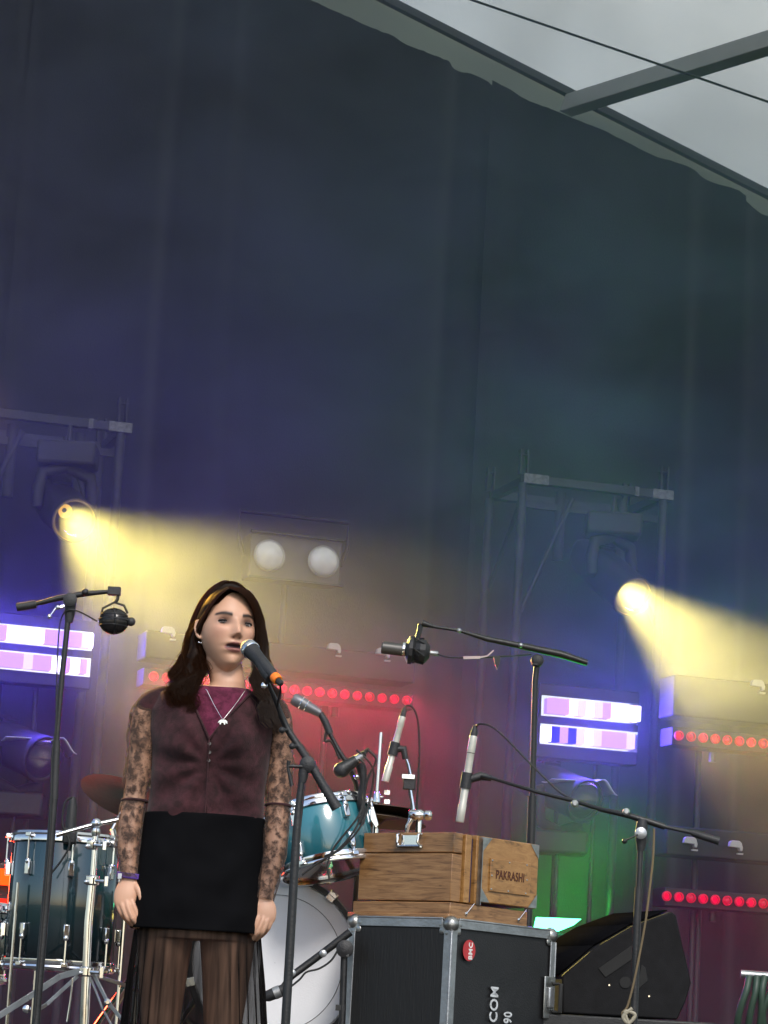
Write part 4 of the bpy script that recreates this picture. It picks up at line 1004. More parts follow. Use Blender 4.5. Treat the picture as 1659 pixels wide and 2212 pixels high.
tc = t.nodes.new('ShaderNodeTexCoord'); wv = t.nodes.new('ShaderNodeTexNoise'); mp = t.nodes.new('ShaderNodeMapping'); mp.inputs['Scale'].default_value = (90, 90, 6); t.links.new(tc.outputs['Object'], mp.inputs[0]); t.links.new(mp.outputs[0], wv.inputs['Vector']); wv.inputs['Scale'].default_value = 2
bp = t.nodes.new('ShaderNodeBump'); bp.inputs['Strength'].default_value = .6; bp.inputs['Distance'].default_value = .004; t.links.new(wv.outputs['Fac'], bp.inputs['Height']); t.links.new(bp.outputs[0], bb.inputs['Normal'])
def cp(u, v_, z): return CC + a * u + b * v_ + V((0, 0, z - CC.z))
c0 = CC + a * LA / 2 + b * LB / 2
MB().box(V((c0.x, c0.y, HT / 2 + .01)), a * (LA / 2 - .004), b * (LB / 2 - .004), (0, 0, HT / 2 - .014)).build('body', m_ply, fc)
MB().box(cp(LA / 2, .001, HT / 2), a * (LA / 2 - .026), b * .002, (0, 0, HT / 2 - .03)).build('front_panel', m_rib, fc)
W1 = .026
def ext(p, q_, off1, off2, nm='edge_strip'):    # L profile along p-q with flanges along off1/off2
    c = MB(); m_ = (p + q_) / 2; h = (q_ - p) / 2
    n1 = off1.normalized(); n2 = off2.normalized(); th = .0022
    c.box(m_ + off1 / 2 - n2 * th, h, off1 / 2, n2 * th); c.box(m_ + off2 / 2 - n1 * th * 1.2, h, off2 / 2, n1 * th)
    c.tube([p - n1 * th - n2 * th, q_ - n1 * th - n2 * th], th * 1.8, 8)
    return c.build(nm, m_alu, fc, bevel=.001)
dn_ = V((0, 0, -W1))
for (u, v_, o1, o2) in ((0, 0, a * W1, b * W1), (LA, 0, -a * W1, b * W1), (0, LB, a * W1, -b * W1), (LA, LB, -a * W1, -b * W1)):
    ext(cp(u, v_, .05), cp(u, v_, HT - .035), o1, o2)
ext(cp(.035, 0, HT), cp(LA - .035, 0, HT), dn_, b * W1); ext(cp(0, .035, HT), cp(0, LB - .035, HT), dn_, a * W1)
ext(cp(.035, LB, HT), cp(LA - .035, LB, HT), dn_, -b * W1); ext(cp(LA, .035, HT), cp(LA, LB - .035, HT), dn_, -a * W1)
ext(cp(.035, 0, .02), cp(LA - .035, 0, .02), -dn_, b * W1); ext(cp(0, .035, .02), cp(0, LB - .035, .02), -dn_, a * W1)
m_corner = mat('pressed_steel_corner', (.33, .33, .32), .32, .9, .25, 30, .2, 60)
for u, su in ((0, 1), (LA, -1)):
    for v_, sv in ((0, 1), (LB, -1)):
        c = MB(); p = cp(u, v_, HT); c.ball(p + a * su * .012 + b * sv * .012 - UP * .014, .026, 20, 14)
        for d1, d2, nn in ((a * su, -UP, -b * sv), (b * sv, -UP, -a * su), (a * su, b * sv, UP)):
            for k1, k2 in ((.043, .016), (.036, .036), (.016, .043)):
                c.lathe(p + d1 * k1 + d2 * k2 - nn * .001, nn, [(.0115, 0), (.0115, .0035), (.006, .0055), (.001, .006)], 14)
            c.box(p + d1 * .024 + d2 * .024 + nn * .0015, d1 * .02, d2 * .02, nn * .0022)
        c.build('ball_corner', m_corner, fc, bevel=.001)
for i in range(4):                              # rivets
    for (p, nn) in ((cp(.085 + i * .078, 0, HT - .015), -b), (cp(0, .10 + i * .125, HT - .015), -a)):
        MB().lathe(p, nn, [(.0042, 0), (.004, .0015), (.001, .0025)], 10).build('rivet', m_chrome, fc)
for i in range(3):
    for (p, nn) in ((cp(.013, 0, HT - .13 - i * .12), -b), (cp(0, .013, HT - .13 - i * .12), -a), (cp(LA - .013, 0, HT - .13 - i * .12), -b)):
        MB().lathe(p, nn, [(.0042, 0), (.004, .0015), (.001, .0025)], 10).build('rivet', m_chrome, fc)
# writing on the right-hand side
def text(s, m, p, xd, zd, size, parent, name='lettering', depth=.0006, bold=.0, sx_=1.0):
    cu = bpy.data.curves.new(name, 'FONT'); cu.body = s; cu.size = size; cu.extrude = depth; cu.offset = bold; cu.space_character = 1.08
    tmp = bpy.data.objects.new('t', cu); SC.collection.objects.link(tmp); me = evalmesh(tmp); bpy.data.objects.remove(tmp)
    xd = V(xd).normalized(); zd = V(zd).normalized(); yd = xd.cross(zd)
    M_ = Matrix((xd * sx_, zd, yd)).transposed().to_4x4(); M_.translation = p
    me.transform(ROOTM[top_of(parent).name].inverted() @ M_); me.materials.clear(); me.materials.append(m)
    o = bpy.data.objects.new(name, me); SC.collection.objects.link(o); o.parent = parent; return o
m_sten = mat('stencil_paint', (.50, .52, .54), .6, 0, .3, 120)
def onside(x, y):                               # picture point on the right-hand side of the case
    d = ray(x, y); t_ = (CC - CAM).dot(a) / d.dot(a); return CAM + d * t_ - a * .0045
text('L COM', m_sten, onside(1069, 2237), UP, -b, .058, fc, bold=.0012, sx_=.82)
text('590', m_sten, onside(1101, 2225), UP, -b, .060, fc, bold=.0012, sx_=.6)
m_stk = mat('red_sticker', (.42, .03, .035), .5); m_stkw = mat('white_print', (.7, .68, .66), .6)
p = onside(1010, 2053); c = MB(); vs = [p - a * .001 + b * (.033 * cos(t_)) + UP * (.033 * sin(t_)) for t_ in [2 * pi * i / 32 for i in range(32)]]; c.prism(vs, -a * .0012); sk_ = c.build('round_sticker', m_stk, fc)
text('BMC', m_stkw, onside(1015, 2074) - a * .003, UP, -b, .027, sk_, name='sticker_print', bold=.0008, sx_=.95)
# spring handle at the far edge of the right side
p = onside(1182, 2155); c = MB(); c.box(p - a * .003, b * .030, UP * .068, a * .003); h1 = c.build('handle_plate', m_corner, fc, bevel=.012)
c = MB(); c.tube([p + b * .012 + UP * .045 - a * .01, p + b * .018 + UP * .045 - a * .035, p + b * .018 - UP * .045 - a * .035, p + b * .012 - UP * .045 - a * .01], .007, 10); c.build('handle_grip', m_rubber, h1)
c = MB(); c.box(p - a * .010, b * .016, UP * .034, a * .006); c.build('handle_cup', m_alu, h1, bevel=.004)
# ---- harmonium
YHm = 8.78; HC_ = Q(975, 1975, YHm); HC_.z = HT + .002; a, b = boxframe(HC_, 41)
hLA, hLB, hH = .385, .42, .272
base = HC_ + a * hLA / 2 + b * hLB / 2
hm = thing('harmonium', 'wooden harmonium standing on the flight case', 'harmonium', base)
def hp_(u, v_, z): return HC_ + a * u + b * v_ + UP * z
def hbox(u0, u1, v0, v1, z0, z1, nm, m, bev=.002, parent=None):
    c = MB(); c.box(hp_((u0 + u1) / 2, (v0 + v1) / 2, (z0 + z1) / 2), a * (u1 - u0) / 2, b * (v1 - v0) / 2, UP * (z1 - z0) / 2); return c.build(nm, m, parent or hm, bevel=bev)
hbox(.0, hLA + .02, -.008, hLB - .03, 0, .052, 'base_box', m_wood, .003)
hbox(-.004, hLA + .034, -.018, .02, 0, .016, 'base_moulding', m_wood, .004)
hbox(.008, hLA + .008, .0, .05, .056, .205, 'front_board', m_wood, .002)
hbox(.008, hLA, .004, .05, .208, hH, 'upper_board', m_wood, .003)
hbox(.0, hLA - .02, .055, .085, .056, hH - .002, 'post_board', m_wood2, .002)
hbox(.014, hLA - .03, .086, .108, .06, hH - .012, 'bellows', m_bellow, .002)
hbox(.0, hLA - .02, .110, .122, .055, hH, 'bellows_frame', m_wood2, .002)
# the swing-out bellows board with its name plate, facing right
hbox(-.012, .012, .124, hLB, .062, hH - .002, 'bellows_board', m_wood2, .004)
bbk = hbox(.014, hLA - .05, .126, hLB - .02, .062, hH - .012, 'bellows_body', m_wood2, .003)
pl = hbox(-.017, -.012, .165, hLB - .045, .100, .205, 'name_plate', m_wood2, .0015)
m_pr = mat('burnt_print', (.075, .022, .012), .8)
text('PAKRASHI', m_pr, hp_(-.0178, .192, .142), b, UP, .040, pl, bold=.0006, sx_=.78)
for v_, z in ((.172, .198), (.26, .198), (.352, .198), (.172, .150), (.356, .150), (.172, .107), (.26, .107), (.352, .107)):
    MB().lathe(hp_(-.0172, v_, z), -a, [(.0032, 0), (.0028, .0014), (.0006, .002)], 10).build('plate_screw', m_chrome, pl)
for v_, z, sv, sz in ((.126, .064, 1, 1), (hLB - .002, hH - .004, -1, -1), (.126, hH - .004, 1, -1), (hLB - .002, .064, -1, 1)):
    c = MB(); c.prism([hp_(-.0128, v_, z), hp_(-.0128, v_ + sv * .045, z), hp_(-.0128, v_, z + sz * .045)], -a * .0012); c.build('corner_plate', m_corner, hm)
MB().box(hp_(-.006, .123, .16), a * .010, b * .002, UP * .108).build('metal_edge', m_corner, hm)
for v_, z in ((.07, .022), (.34, .022)):
    c = MB(); c.lathe(hp_(-.001, v_, z), -a, [(.006, 0), (.0055, .004), (.002, .006)], 12); c.tube([hp_(-.004, v_, z), hp_(-.010, v_ + .03, .056)], .0012, 6); c.build('hook_screw', m_chrome, hm)
# folding handle on the upper board
c = MB(); hc = hp_(.185, .004, .246)
c.box(hc - UP * .018 - b * .004, a * .052, b * .003, UP * .004); c.box(hc - b * .002, a * .036, b * .0015, UP * .017)
for s in (-1, 1): c.tube([hc + a * s * .048 + UP * .020 - b * .004, hc + a * s * .044 + UP * .018 - b * .016, hc + a * s * .042 - UP * .006 - b * .018, hc + a * s * .048 - UP * .018 - b * .010], .0042, 8)
c.tube([hc + a * .048 - UP * .018 - b * .010, hc - a * .048 - UP * .018 - b * .010], .0045, 8)
c.build('folding_handle', m_chrome, hm)
# ================================================================== wedge monitor on a low black case
m_wpaint = mat('textured_black_paint', (.009, .009, .010), .75, 0, .3, 30, .12, 240, spec=.15)
m_mesh = mat('speaker_grille', (.005, .005, .006), .9, 0, .5, 260, .4, 300, spec=0.0)
YW = 9.3
side = [(1215, 2108), (1290, 2045), (1368, 2000), (1451, 1969), (1461, 1977), (1480, 2060), (1494, 2123), (1482, 2164), (1464, 2203), (1215, 2190)]
zb = Q(1340, 2196, YW).z
pts = [Q(x, y, YW) for x, y in side]; pts[-1].z = zb; pts[-2].z = zb
dv = V((-.16, .50, 0)); base = sum(pts, V()) / len(pts) + dv / 2; base.z = zb
wd = thing('wedge_monitor', 'black wedge stage monitor lying right of the flight case', 'speaker', base)
MB().prism(pts, dv).build('cabinet', m_wpaint, wd, bevel=.006)
g1 = [pts[0], pts[1], pts[2], pts[3]]; c = MB()
for i in range(3):
    e0, e1_ = g1[i], g1[i + 1]; nn = (e1_ - e0).cross(dv).normalized(); nn = nn if nn.z > 0 else -nn
    o0 = dv * .06; c.add([e0 + o0 + nn * .004, e1_ + o0 + nn * .004, e1_ + dv * .94 + nn * .004, e0 + dv * .94 + nn * .004], [(0, 1, 2, 3)])
o = c.build('grille', m_mesh, wd); s_ = o.modifiers.new('t', 'SOLIDIFY'); s_.thickness = .003; s_.offset = 1
m_rec = mat('recess_black', (.006, .006, .006), .8)
c = MB(); c.prism([Q(x, y, YW - .003) for x, y in ((1292, 2092), (1368, 2040), (1372, 2068), (1308, 2112))], (0, .003, 0)); c.build('hand_slot', m_rec, wd, bevel=.002)
c = MB(); c.prism([Q(x, y, YW - .003) for x, y in ((1376, 2130), (1386, 2084), (1394, 2090), (1400, 2118), (1378, 2138))], (0, .003, 0)); c.build('hand_slot', m_rec, wd, bevel=.002)
MB().lathe(Q(1351, 2122, YW - .004), (0, 1, 0), [(.019, 0), (.019, .003)], 24).build('pole_socket', m_rec, wd)
for x, y in ((1316, 2128), (1402, 2152)): MB().lathe(Q(x, y, YW - .001), (0, -1, 0), [(.004, 0), (.003, .002)], 10).build('screw', m_chrome, wd)
p = Q(1420, 2250, YW + .25); p.z = zb / 2; c = MB(); c.abox(p, 1.25, .75, zb - .01)
tag(c.build('equipment_case', m_ply, bevel=.006), 'low black case the wedge monitor lies on', 'case')
# small lamp throwing green light up, behind case and wedge
m_green = glow('green_led_face', (.10, 1.0, .42), 5.0)
YG = 11.2; p = Q(1198, 1996, YG); r = thing('green_floor_light', 'small floor light glowing bright green between the flight case and the wedge', 'stage light', p)
gp = [Q(x, y, YG) for x, y in ((1158, 1980), (1262, 1984), (1290, 1978), (1290, 2020), (1150, 2010))]
c = MB(); c.prism([Q(x, y, YG) for x, y in ((1159, 1981), (1256, 1985), (1240, 1998), (1208, 2011), (1154, 2005))], (0, .05, 0)); c.build('lamp_face', m_green, r)
c = MB(); pb = Q(1200, 2060, YG + .12); c.abox(pb, .26, .12, .16); c.tube([pb, V((pb.x, pb.y, .0))], .02, 8); c.build('housing', m_black, r, bevel=.006)
l = bpy.data.lights.new('green', 'AREA'); l.size = .45; l.energy = 4.5; l.color = (.02, 1, .07); l.spread = R(150)
o = bpy.data.objects.new('green_lamp', l); SC.collection.objects.link(o); pg = W(1225, 1998, .42)
o.matrix_world = Matrix.Translation(pg) @ (N * 1.0 - UP * .75).to_track_quat('Z', 'Y').to_matrix().to_4x4()
l = bpy.data.lights.new('green_spill', 'AREA'); l.size = .2; l.energy = 24; l.color = (.02, 1, .07); l.spread = R(115)
o = bpy.data.objects.new('green_spill_lamp', l); SC.collection.objects.link(o)
o.matrix_world = Matrix.Translation(Q(1230, 1975, 11.0)) @ V((-.25, .25, -.9)).to_track_quat('Z', 'Y').to_matrix().to_4x4()
# red lamp at the left edge
m_orange = glow('orange_red_lamp_face', (1.0, .055, .005), 2.4)
YR_ = 10.2; p = Q(0, 1915, YR_); r = thing('red_floor_light', 'red-orange lamp glowing at the left edge behind the floor tom', 'stage light', p)
c = MB(); c.box(Q(2, 1894, YR_), (24 * K(YR_), 0, 0), (0, .02, 0), (0, 0, 17 * K(YR_))); c.build('lamp_face', m_orange, r, bevel=.004)
c = MB(); c.box(Q(3, 1962, YR_), (21 * K(YR_), 0, 0), (0, .02, 0), (0, 0, 20 * K(YR_))); c.build('lamp_face', glow('red_lamp_face', (1, .02, .01), 1.6), r, bevel=.004)
c = MB(); c.box(Q(-5, 1935, YR_ + .07), (40 * K(YR_), 0, 0), (0, .04, 0), (0, 0, 70 * K(YR_))); c.tube([Q(-5, 1990, YR_ + .07), V((Q(-5, 1990, YR_).x, YR_ + .07, 0))], .02, 8); c.build('housing', m_black, r, bevel=.006)
l = bpy.data.lights.new('redleft', 'AREA'); l.size = .25; l.energy = 7; l.color = (1, .05, .02)
o = bpy.data.objects.new('red_lamp', l); SC.collection.objects.link(o); o.matrix_world = Matrix.Translation(Q(2, 1915, YR_ - .06)) @ V((.45, .85, .2)).to_track_quat('Z', 'Y').to_matrix().to_4x4()
# cable bundle hanging at the right edge
YX = 10.5; p = Q(1640, 2150, YX); r = thing('cable_bundle', 'thick cable bundle hanging over a bar at the lower right edge', 'cable', p)
for i in range(5):
    c = MB(); x = 1618 + i * 17; c.tube([V(t_) for t_ in spline([tuple(Q(x, 2110, YX - .03)), tuple(Q(x - 6 + 3 * (i % 2), 2140, YX - .05)), tuple(Q(x - 22 + 7 * (i % 3), 2190, YX - .04)), tuple(Q(x - 30 + 6 * i, 2260, YX)), tuple(Q(x - 30, 2330, YX))], 6)], 8 * K(YX), 10); c.build('cable_loop', mat('green_lit_cable', (.03, .06, .04), .45), r)  # green lamp light is tinted into the cable colour
MB().tube([Q(1600, 2104, YX), Q(1760, 2116, YX)], 9 * K(YX), 12).build('hanging_bar', m_alu, r)
MB().tube([Q(1700, 2112, YX), V((Q(1700, 2112, YX).x, YX, 0))], .015, 8).build('bar_post', m_black, r)
# ================================================================== microphones and their stands
def foot3(r, base, up=.32, rad=.34, a0=.5, m=None):
    top_ = V((base.x, base.y, up))
    for k in range(3):
        a = a0 + 2 * pi * k / 3; e = V((base.x + rad * cos(a), base.y + rad * sin(a), .012))
        MB().tube([top_, e], [.009, .007], 10).build('leg', m or m_black, r)
        MB().ball(e, (.018, .018, .012), 10, 8).build('rubber_foot', m_rubber, r)
def pole_to_floor(r, pts, Y, radii, base_z=0.0):
    P_ = [Q(x, y, Y) for x, y in pts]; d = (P_[-1] - P_[-2]).normalized(); t_ = (P_[-1].z - base_z) / -d.z
    return P_ + [P_[-1] + d * t_]
# ---- A: tall stand at the left with a round hanging microphone
Y = 7.9; k = K(Y)
P_ = pole_to_floor(None, [(150, 1310), (134, 1462), (122, 1605), (117, 1725), (103, 1901), (88, 2077), (81, 2165)], Y, None)
r = thing('microphone_stand', 'tall black boom stand at the far left holding a round microphone', 'microphone stand', P_[-1])
MB().tube([P_[0], P_[1], P_[2]], 6.2 * k, 14).build('upper_tube', m_black, r)
MB().tube([L(P_[1], P_[2], .96), P_[3]], [9 * k, 9.5 * k], 14).build('tube_clutch', m_black2, r)
MB().tube([P_[3], P_[4], P_[5], P_[6], P_[7]], 9 * k, 16).build('lower_tube', m_black, r)
c = MB(); c.tube([Q(149, 1345, Y), Q(151, 1322, Y), Q(153, 1300, Y), Q(158, 1288, Y)], [8 * k, 12 * k, 12 * k, 10 * k], 14); c.lathe(Q(152, 1296, Y - .015), (0, -1, 0), [(.02, 0), (.02, .01), (.012, .014)], 16); c.build('boom_clutch', m_black2, r)
c = MB(); c.tube([Q(36, 1312, Y), Q(78, 1305, Y)], 9 * k, 12); c.build('counterweight', m_black2, r)
c = MB(); c.tube([Q(76, 1305, Y), Q(126, 1292, Y), Q(180, 1283, Y), Q(246, 1277, Y)], [4.5 * k, 6.5 * k, 6.5 * k, 4.2 * k], 12); c.ball(Q(184, 1279, Y - .01), 8 * k, 12, 8); c.build('boom', m_black, r)
c = MB(); c.tube([Q(137, 1310, Y - .02), Q(120, 1314, Y - .03), Q(108, 1331, Y - .03)], [4 * k, 2.2 * k, 2 * k], 8); c.ball(Q(107, 1332, Y - .03), 5 * k, 10, 8); c.ball(Q(125, 1312, Y - .03), 5.5 * k, 10, 8); c.build('tee_handle', m_chrome, r)
foot3(r, P_[-1], .34)
c = MB(); sp_ = spline([tuple(Q(*t_)) for t_ in ((210, 1342, Y), (160, 1318, Y - .02), (133, 1335, Y - .01), (124, 1420, Y - .015), (121, 1560, Y - .02), (112, 1640, Y - .02), (108, 1800, Y - .02), (90, 2000, Y - .02), (74, 2200, Y - .02))], 8); c.tube([V(t_) for t_ in sp_], 1.8 * k, 8); c.build('cable', m_cable, r)
mc = Q(246, 1342, Y); r = thing('microphone', 'round black microphone hanging from the left boom by a wire yoke', 'microphone', mc)
c = MB(); c.ball(mc, (33 * k, 24 * k, 29 * k), 28, 18); c.build('body', mat('gloss_black_shell', (.02, .018, .018), .22, .3, .3, 12, .2, 30), r)
MB().ball(Q(283, 1343, Y), (10 * k, 10 * k, 10 * k), 16, 10).build('front_cap', m_black2, r)
MB().ring(mc, (1, .2, .1), 28 * k, 2.4 * k, 36, 8).build('seam_ring', m_black, r)
c = MB(); c.tube([Q(218, 1330, Y), Q(222, 1314, Y), Q(247, 1301, Y), Q(268, 1308, Y), Q(276, 1325, Y)], 3 * k, 8); c.tube([Q(249, 1302, Y), Q(254, 1294, Y), Q(255, 1282, Y)], 4 * k, 8); c.box(Q(247, 1277, Y), (14 * k, 0, 0), (0, .012, 0), (0, 0, 9 * k)); c.build('yoke', m_black2, r, bevel=.002)
c = MB()
for s in (-.5, .1, .6): c.ring(mc + V((0, -.006, s * 22 * k)), (0, 0, 1), 33 * k * sqrt(1 - (s * .76) ** 2), .0016, 36, 6)
c.build('grille_rib', m_black, r)

# ---- B: the singer's microphone and stand
Yv = 7.72; k = K(Yv)
A = Q(538, 1400, Yv - .0); B = Q(597, 1466, Yv - .10); ax = (B - A).normalized()
r = thing('vocal_microphone', 'black handheld microphone with a silver head at the singer\'s mouth', 'microphone', A)
def al(t_): return A + ax * t_
Lm = (B - A).length
c = MB(); c.ball(A, 19.5 * k, 32, 20); m_grid = mat('silver_mic_mesh', (.42, .45, .48), .42, .85, .35, 420, .9, 520); c.build('grille_head', m_grid, r)
MB().lathe(al(.0), ax, [(19.8 * k, .004), (20.6 * k, .007), (20.4 * k, .013), (19 * k, .015)], 32).build('grille_band', m_chrome, r)
MB().lathe(al(.0), ax, [(18.5 * k, .014), (17 * k, .024), (15 * k, .05), (12.5 * k, Lm * .72), (11 * k, Lm * .94), (10 * k, Lm * .955)], 28).build('handle', m_black2, r)
m_or = mat('orange_tape', (.9, .20, .015), .5, 0, .06)
MB().lathe(al(Lm * .955), ax, [(10.8 * k, -.008), (11.4 * k, 0), (11.4 * k, .012), (10 * k, .017)], 24).build('orange_ring', m_or, r)
MB().lathe(al(Lm * .955 + .017), ax, [(7 * k, 0), (7 * k, .014), (4.5 * k, .02)], 16).build('connector', m_rubber, r)
Ys_ = 7.75; k = K(Ys_)
P_ = pole_to_floor(None, [(654, 1668), (643, 1760), (636, 1880), (618, 2190)], Ys_, None)
r = thing('microphone_stand', 'black boom stand in front of the singer holding her microphone', 'microphone stand', P_[-1])
MB().tube([P_[0], P_[1]], 7.5 * k, 16).build('upper_tube', m_black, r)
MB().tube([L(P_[0], P_[1], .85), L(P_[1], P_[2], .35), P_[2], P_[3], P_[4]], [8 * k, 9 * k, 9.5 * k, 9.8 * k, 9.8 * k], 16).build('lower_tube', m_black, r)
cl = al(Lm * .45)
c = MB(); c.tube([Q(578, 1474, Yv - .03), Q(592, 1505, Yv), Q(607, 1542, Ys_), Q(622, 1576, Ys_), Q(646, 1614, Ys_)], [4 * k, 5 * k, 6 * k, 7 * k, 8 * k], 14); c.build('boom', m_black, r)
c = MB(); c.tube([Q(646, 1612, Ys_), Q(674, 1655, Ys_), Q(700, 1700, Ys_), Q(728, 1746, Ys_)], [8.5 * k, 9 * k, 10 * k, 12 * k], 16); c.build('counterweight_arm', m_black2, r)
m_redrefl = mat('red_clip_reflection', (.35, .015, .02), .4)
c = MB(); c.tube([cl + UP * -.002, cl + ax * .035 - UP * .012, cl + ax * .06 - UP * .014], [14.5 * k, 14 * k, 12 * k], 20); c.tube([cl + ax * .03 - UP * .018, Q(578, 1474, Yv - .03)], 5 * k, 10); c.build('clip', m_black2, r)
c = MB(); c.box(cl + ax * .012 - UP * .020 - V((.006, .0, 0)), ax * .020, (0, .008, 0), ax.cross(V((0, 1, 0))).normalized() * .004); c.build('clip_reflection', m_redrefl, r, bevel=.002)  # red piece added as the reflection seen on the clip
c = MB(); c.lathe(Q(571, 1481, Yv - .06), (0, -1, .2), [(.009, 0), (.009, .006), (.005, .009)], 14); c.build('clip_screw', m_chrome, r)
c = MB(); c.lathe(Q(665, 1652, Ys_ + .01), (0, -1, 0), [(.022, -.01), (.024, 0), (.022, .022), (.012, .028)], 20); c.tube([Q(660, 1648, Ys_), Q(655, 1672, Ys_), Q(653, 1690, Ys_)], [12 * k, 11 * k, 9 * k], 14); c.build('boom_clutch', m_black2, r)
c = MB(); c.tube([Q(655, 1656, Ys_ - .01), Q(622, 1655, Ys_ - .02)], 4 * k, 10); c.tube([Q(624, 1643, Ys_ - .02), Q(622, 1658, Ys_ - .02), Q(631, 1698, Ys_ - .02)], [5 * k, 3.6 * k, 5 * k], 10); c.build('tee_handle', m_black, r)
for x, y in ((611, 1577), (633, 1612)):
    c = MB(); c.tube([Q(x + 14, y, Ys_), Q(x, y, Ys_ - .02)], 4 * k, 8); c.ball(Q(x - 2, y, Ys_ - .02), 7 * k, 12, 8); c.build('thumb_knob', m_black2, r)
foot3(r, P_[-1], .30)
c = MB(); sp_ = spline([tuple(al(Lm + .012)), tuple(Q(606, 1490, Yv - .08)), tuple(Q(600, 1530, Yv + .02)), tuple(Q(618, 1580, Ys_ + .02)), tuple(Q(655, 1640, Ys_ + .03)), tuple(Q(655, 1720, Ys_ + .02)), tuple(Q(642, 1850, Ys_ + .02)), tuple(Q(628, 2060, Ys_ + .02)), tuple(Q(614, 2260, Ys_ + .02))], 8); c.tube([V(t_) for t_ in sp_], .003, 8); c.build('cable', m_cable, r)

# ---- C: stand at the right with the pale pencil microphone over the harmonium
Y = 8.45; k = K(Y)
P_ = pole_to_floor(None, [(1385, 1800), (1383, 1850), (1380, 1917), (1376, 1990), (1369, 2200)], Y, None)
r = thing('microphone_stand', 'black boom stand at the right reaching over the harmonium', 'microphone stand', P_[-1])
MB().tube(P_[:3], 6.2 * k, 14).build('upper_tube', m_black, r)
MB().tube([P_[2], P_[3]], [8.2 * k, 8.2 * k], 16).build('tube_clutch', m_black2, r)
MB().tube(P_[3:], 8.6 * k, 16).build('lower_tube', m_black, r)
c = MB(); c.tube([Q(1384, 1838, Y), Q(1385, 1815, Y), Q(1386, 1790, Y), Q(1388, 1770, Y)], [8 * k, 12 * k, 13.5 * k, 11 * k], 14); c.build('boom_clutch', m_black2, r)
c = MB(); c.lathe(Q(1384, 1800, Y - .02), (0, -1, 0), [(.018, 0), (.018, .008), (.010, .012)], 18); c.build('clutch_knob', m_alu, r)
c = MB(); c.tube([Q(1378, 1803, Y - .03), Q(1350, 1816, Y - .03)], 2 * k, 8); c.ball(Q(1349, 1817, Y - .03), 6 * k, 10, 8); c.build('tee_handle', m_black, r)
bo = [(1040, 1677), (1065, 1682), (1160, 1711), (1239, 1730), (1300, 1749), (1352, 1760), (1400, 1774), (1436, 1786)]
c = MB(); c.tube([Q(x, y, Y + .25 - .25 * i / 5 if i < 5 else Y) for i, (x, y) in enumerate(bo)], [3.6 * k, 3.6 * k, 4 * k, 4.4 * k, 5 * k, 6.5 * k, 7 * k, 7 * k], 12); c.build('boom', m_black, r)
c = MB(); c.tube([Q(1432, 1785, Y), Q(1493, 1798, Y), Q(1498, 1800, Y), Q(1553, 1817, Y)], [4 * k, 4.4 * k, 8 * k, 8.5 * k], 14); c.build('counterweight', m_black2, r)
for x, y in ((1241, 1736), (1352, 1754)): MB().lathe(Q(x, y, Y), (0, -1, 0), [(.011, 0), (.011, .012), (.006, .016)], 14).build('thumb_knob', m_alu, r)
foot3(r, P_[-1], .30)
c = MB(); sp_ = spline([tuple(Q(x, y, Y - .02)) for x, y in ((1413, 1790), (1411, 1850), (1406, 1900), (1394, 1993), (1373, 2104), (1356, 2172), (1344, 2190), (1356, 2215), (1340, 2240), (1352, 2290))], 8); c.tube([V(t_) for t_ in sp_], 2.4 * k, 8); c.build('tan_cable', mat('tan_cable', (.14, .10, .05), .6), r)
c = MB(); sp_ = spline([tuple(Q(x, y, Y - .03)) for x, y in ((1366, 2178), (1346, 2196), (1358, 2210), (1372, 2192), (1350, 2186), (1362, 2222))], 6); c.tube([V(t_) for t_ in sp_], 4 * k, 8); c.build('cable_knot', mat('pale_cable', (.3, .27, .2), .6), r)
Ym = Y + .26; k = K(Ym); A = Q(1023, 1590, Ym); B = Q(993, 1776, Ym); d = (B - A)
m_cream = mat('pale_microphone_enamel', (.50, .49, .43), .35, .2, .12, 40)
r = thing('pencil_microphone', 'long pale pencil microphone pointing down at the harmonium', 'microphone', A)
MB().lathe(A, d, [(8 * k, 0), (8.6 * k, .003), (8.6 * k, d.length * .2), (8.2 * k, d.length * .21), (8.2 * k, d.length * .79), (9 * k, d.length * .8), (9.2 * k, d.length - .003), (8 * k, d.length)], 24).build('body', m_cream, r)
MB().ring(A + d * .2, d, 8.4 * k, .0012, 24, 6).build('body_ring', m_black, r)
MB().lathe(A, -d, [(8 * k, 0), (7 * k, .018), (4 * k, .034)], 18).build('connector', m_black2, r)
c = MB(); p = A + d * .52; c.tube([p - d * .09, p + d * .09], 12.5 * k, 18); c.tube([p + V((.012, 0, .006)), Q(1040, 1676, Ym), Q(1062, 1682, Ym)], [9 * k, 9.5 * k, 6 * k], 12); c.build('clip', m_black2, r)
c = MB(); sp_ = spline([tuple(Q(x, y, Ym - .02 * i)) for i, (x, y) in enumerate(((1027, 1572), (1036, 1564), (1058, 1568), (1088, 1590), (1148, 1652), (1208, 1710), (1245, 1730)))], 8); c.tube([V(t_) for t_ in sp_], 2.2 * k, 8); c.build('cable', m_cable, r)

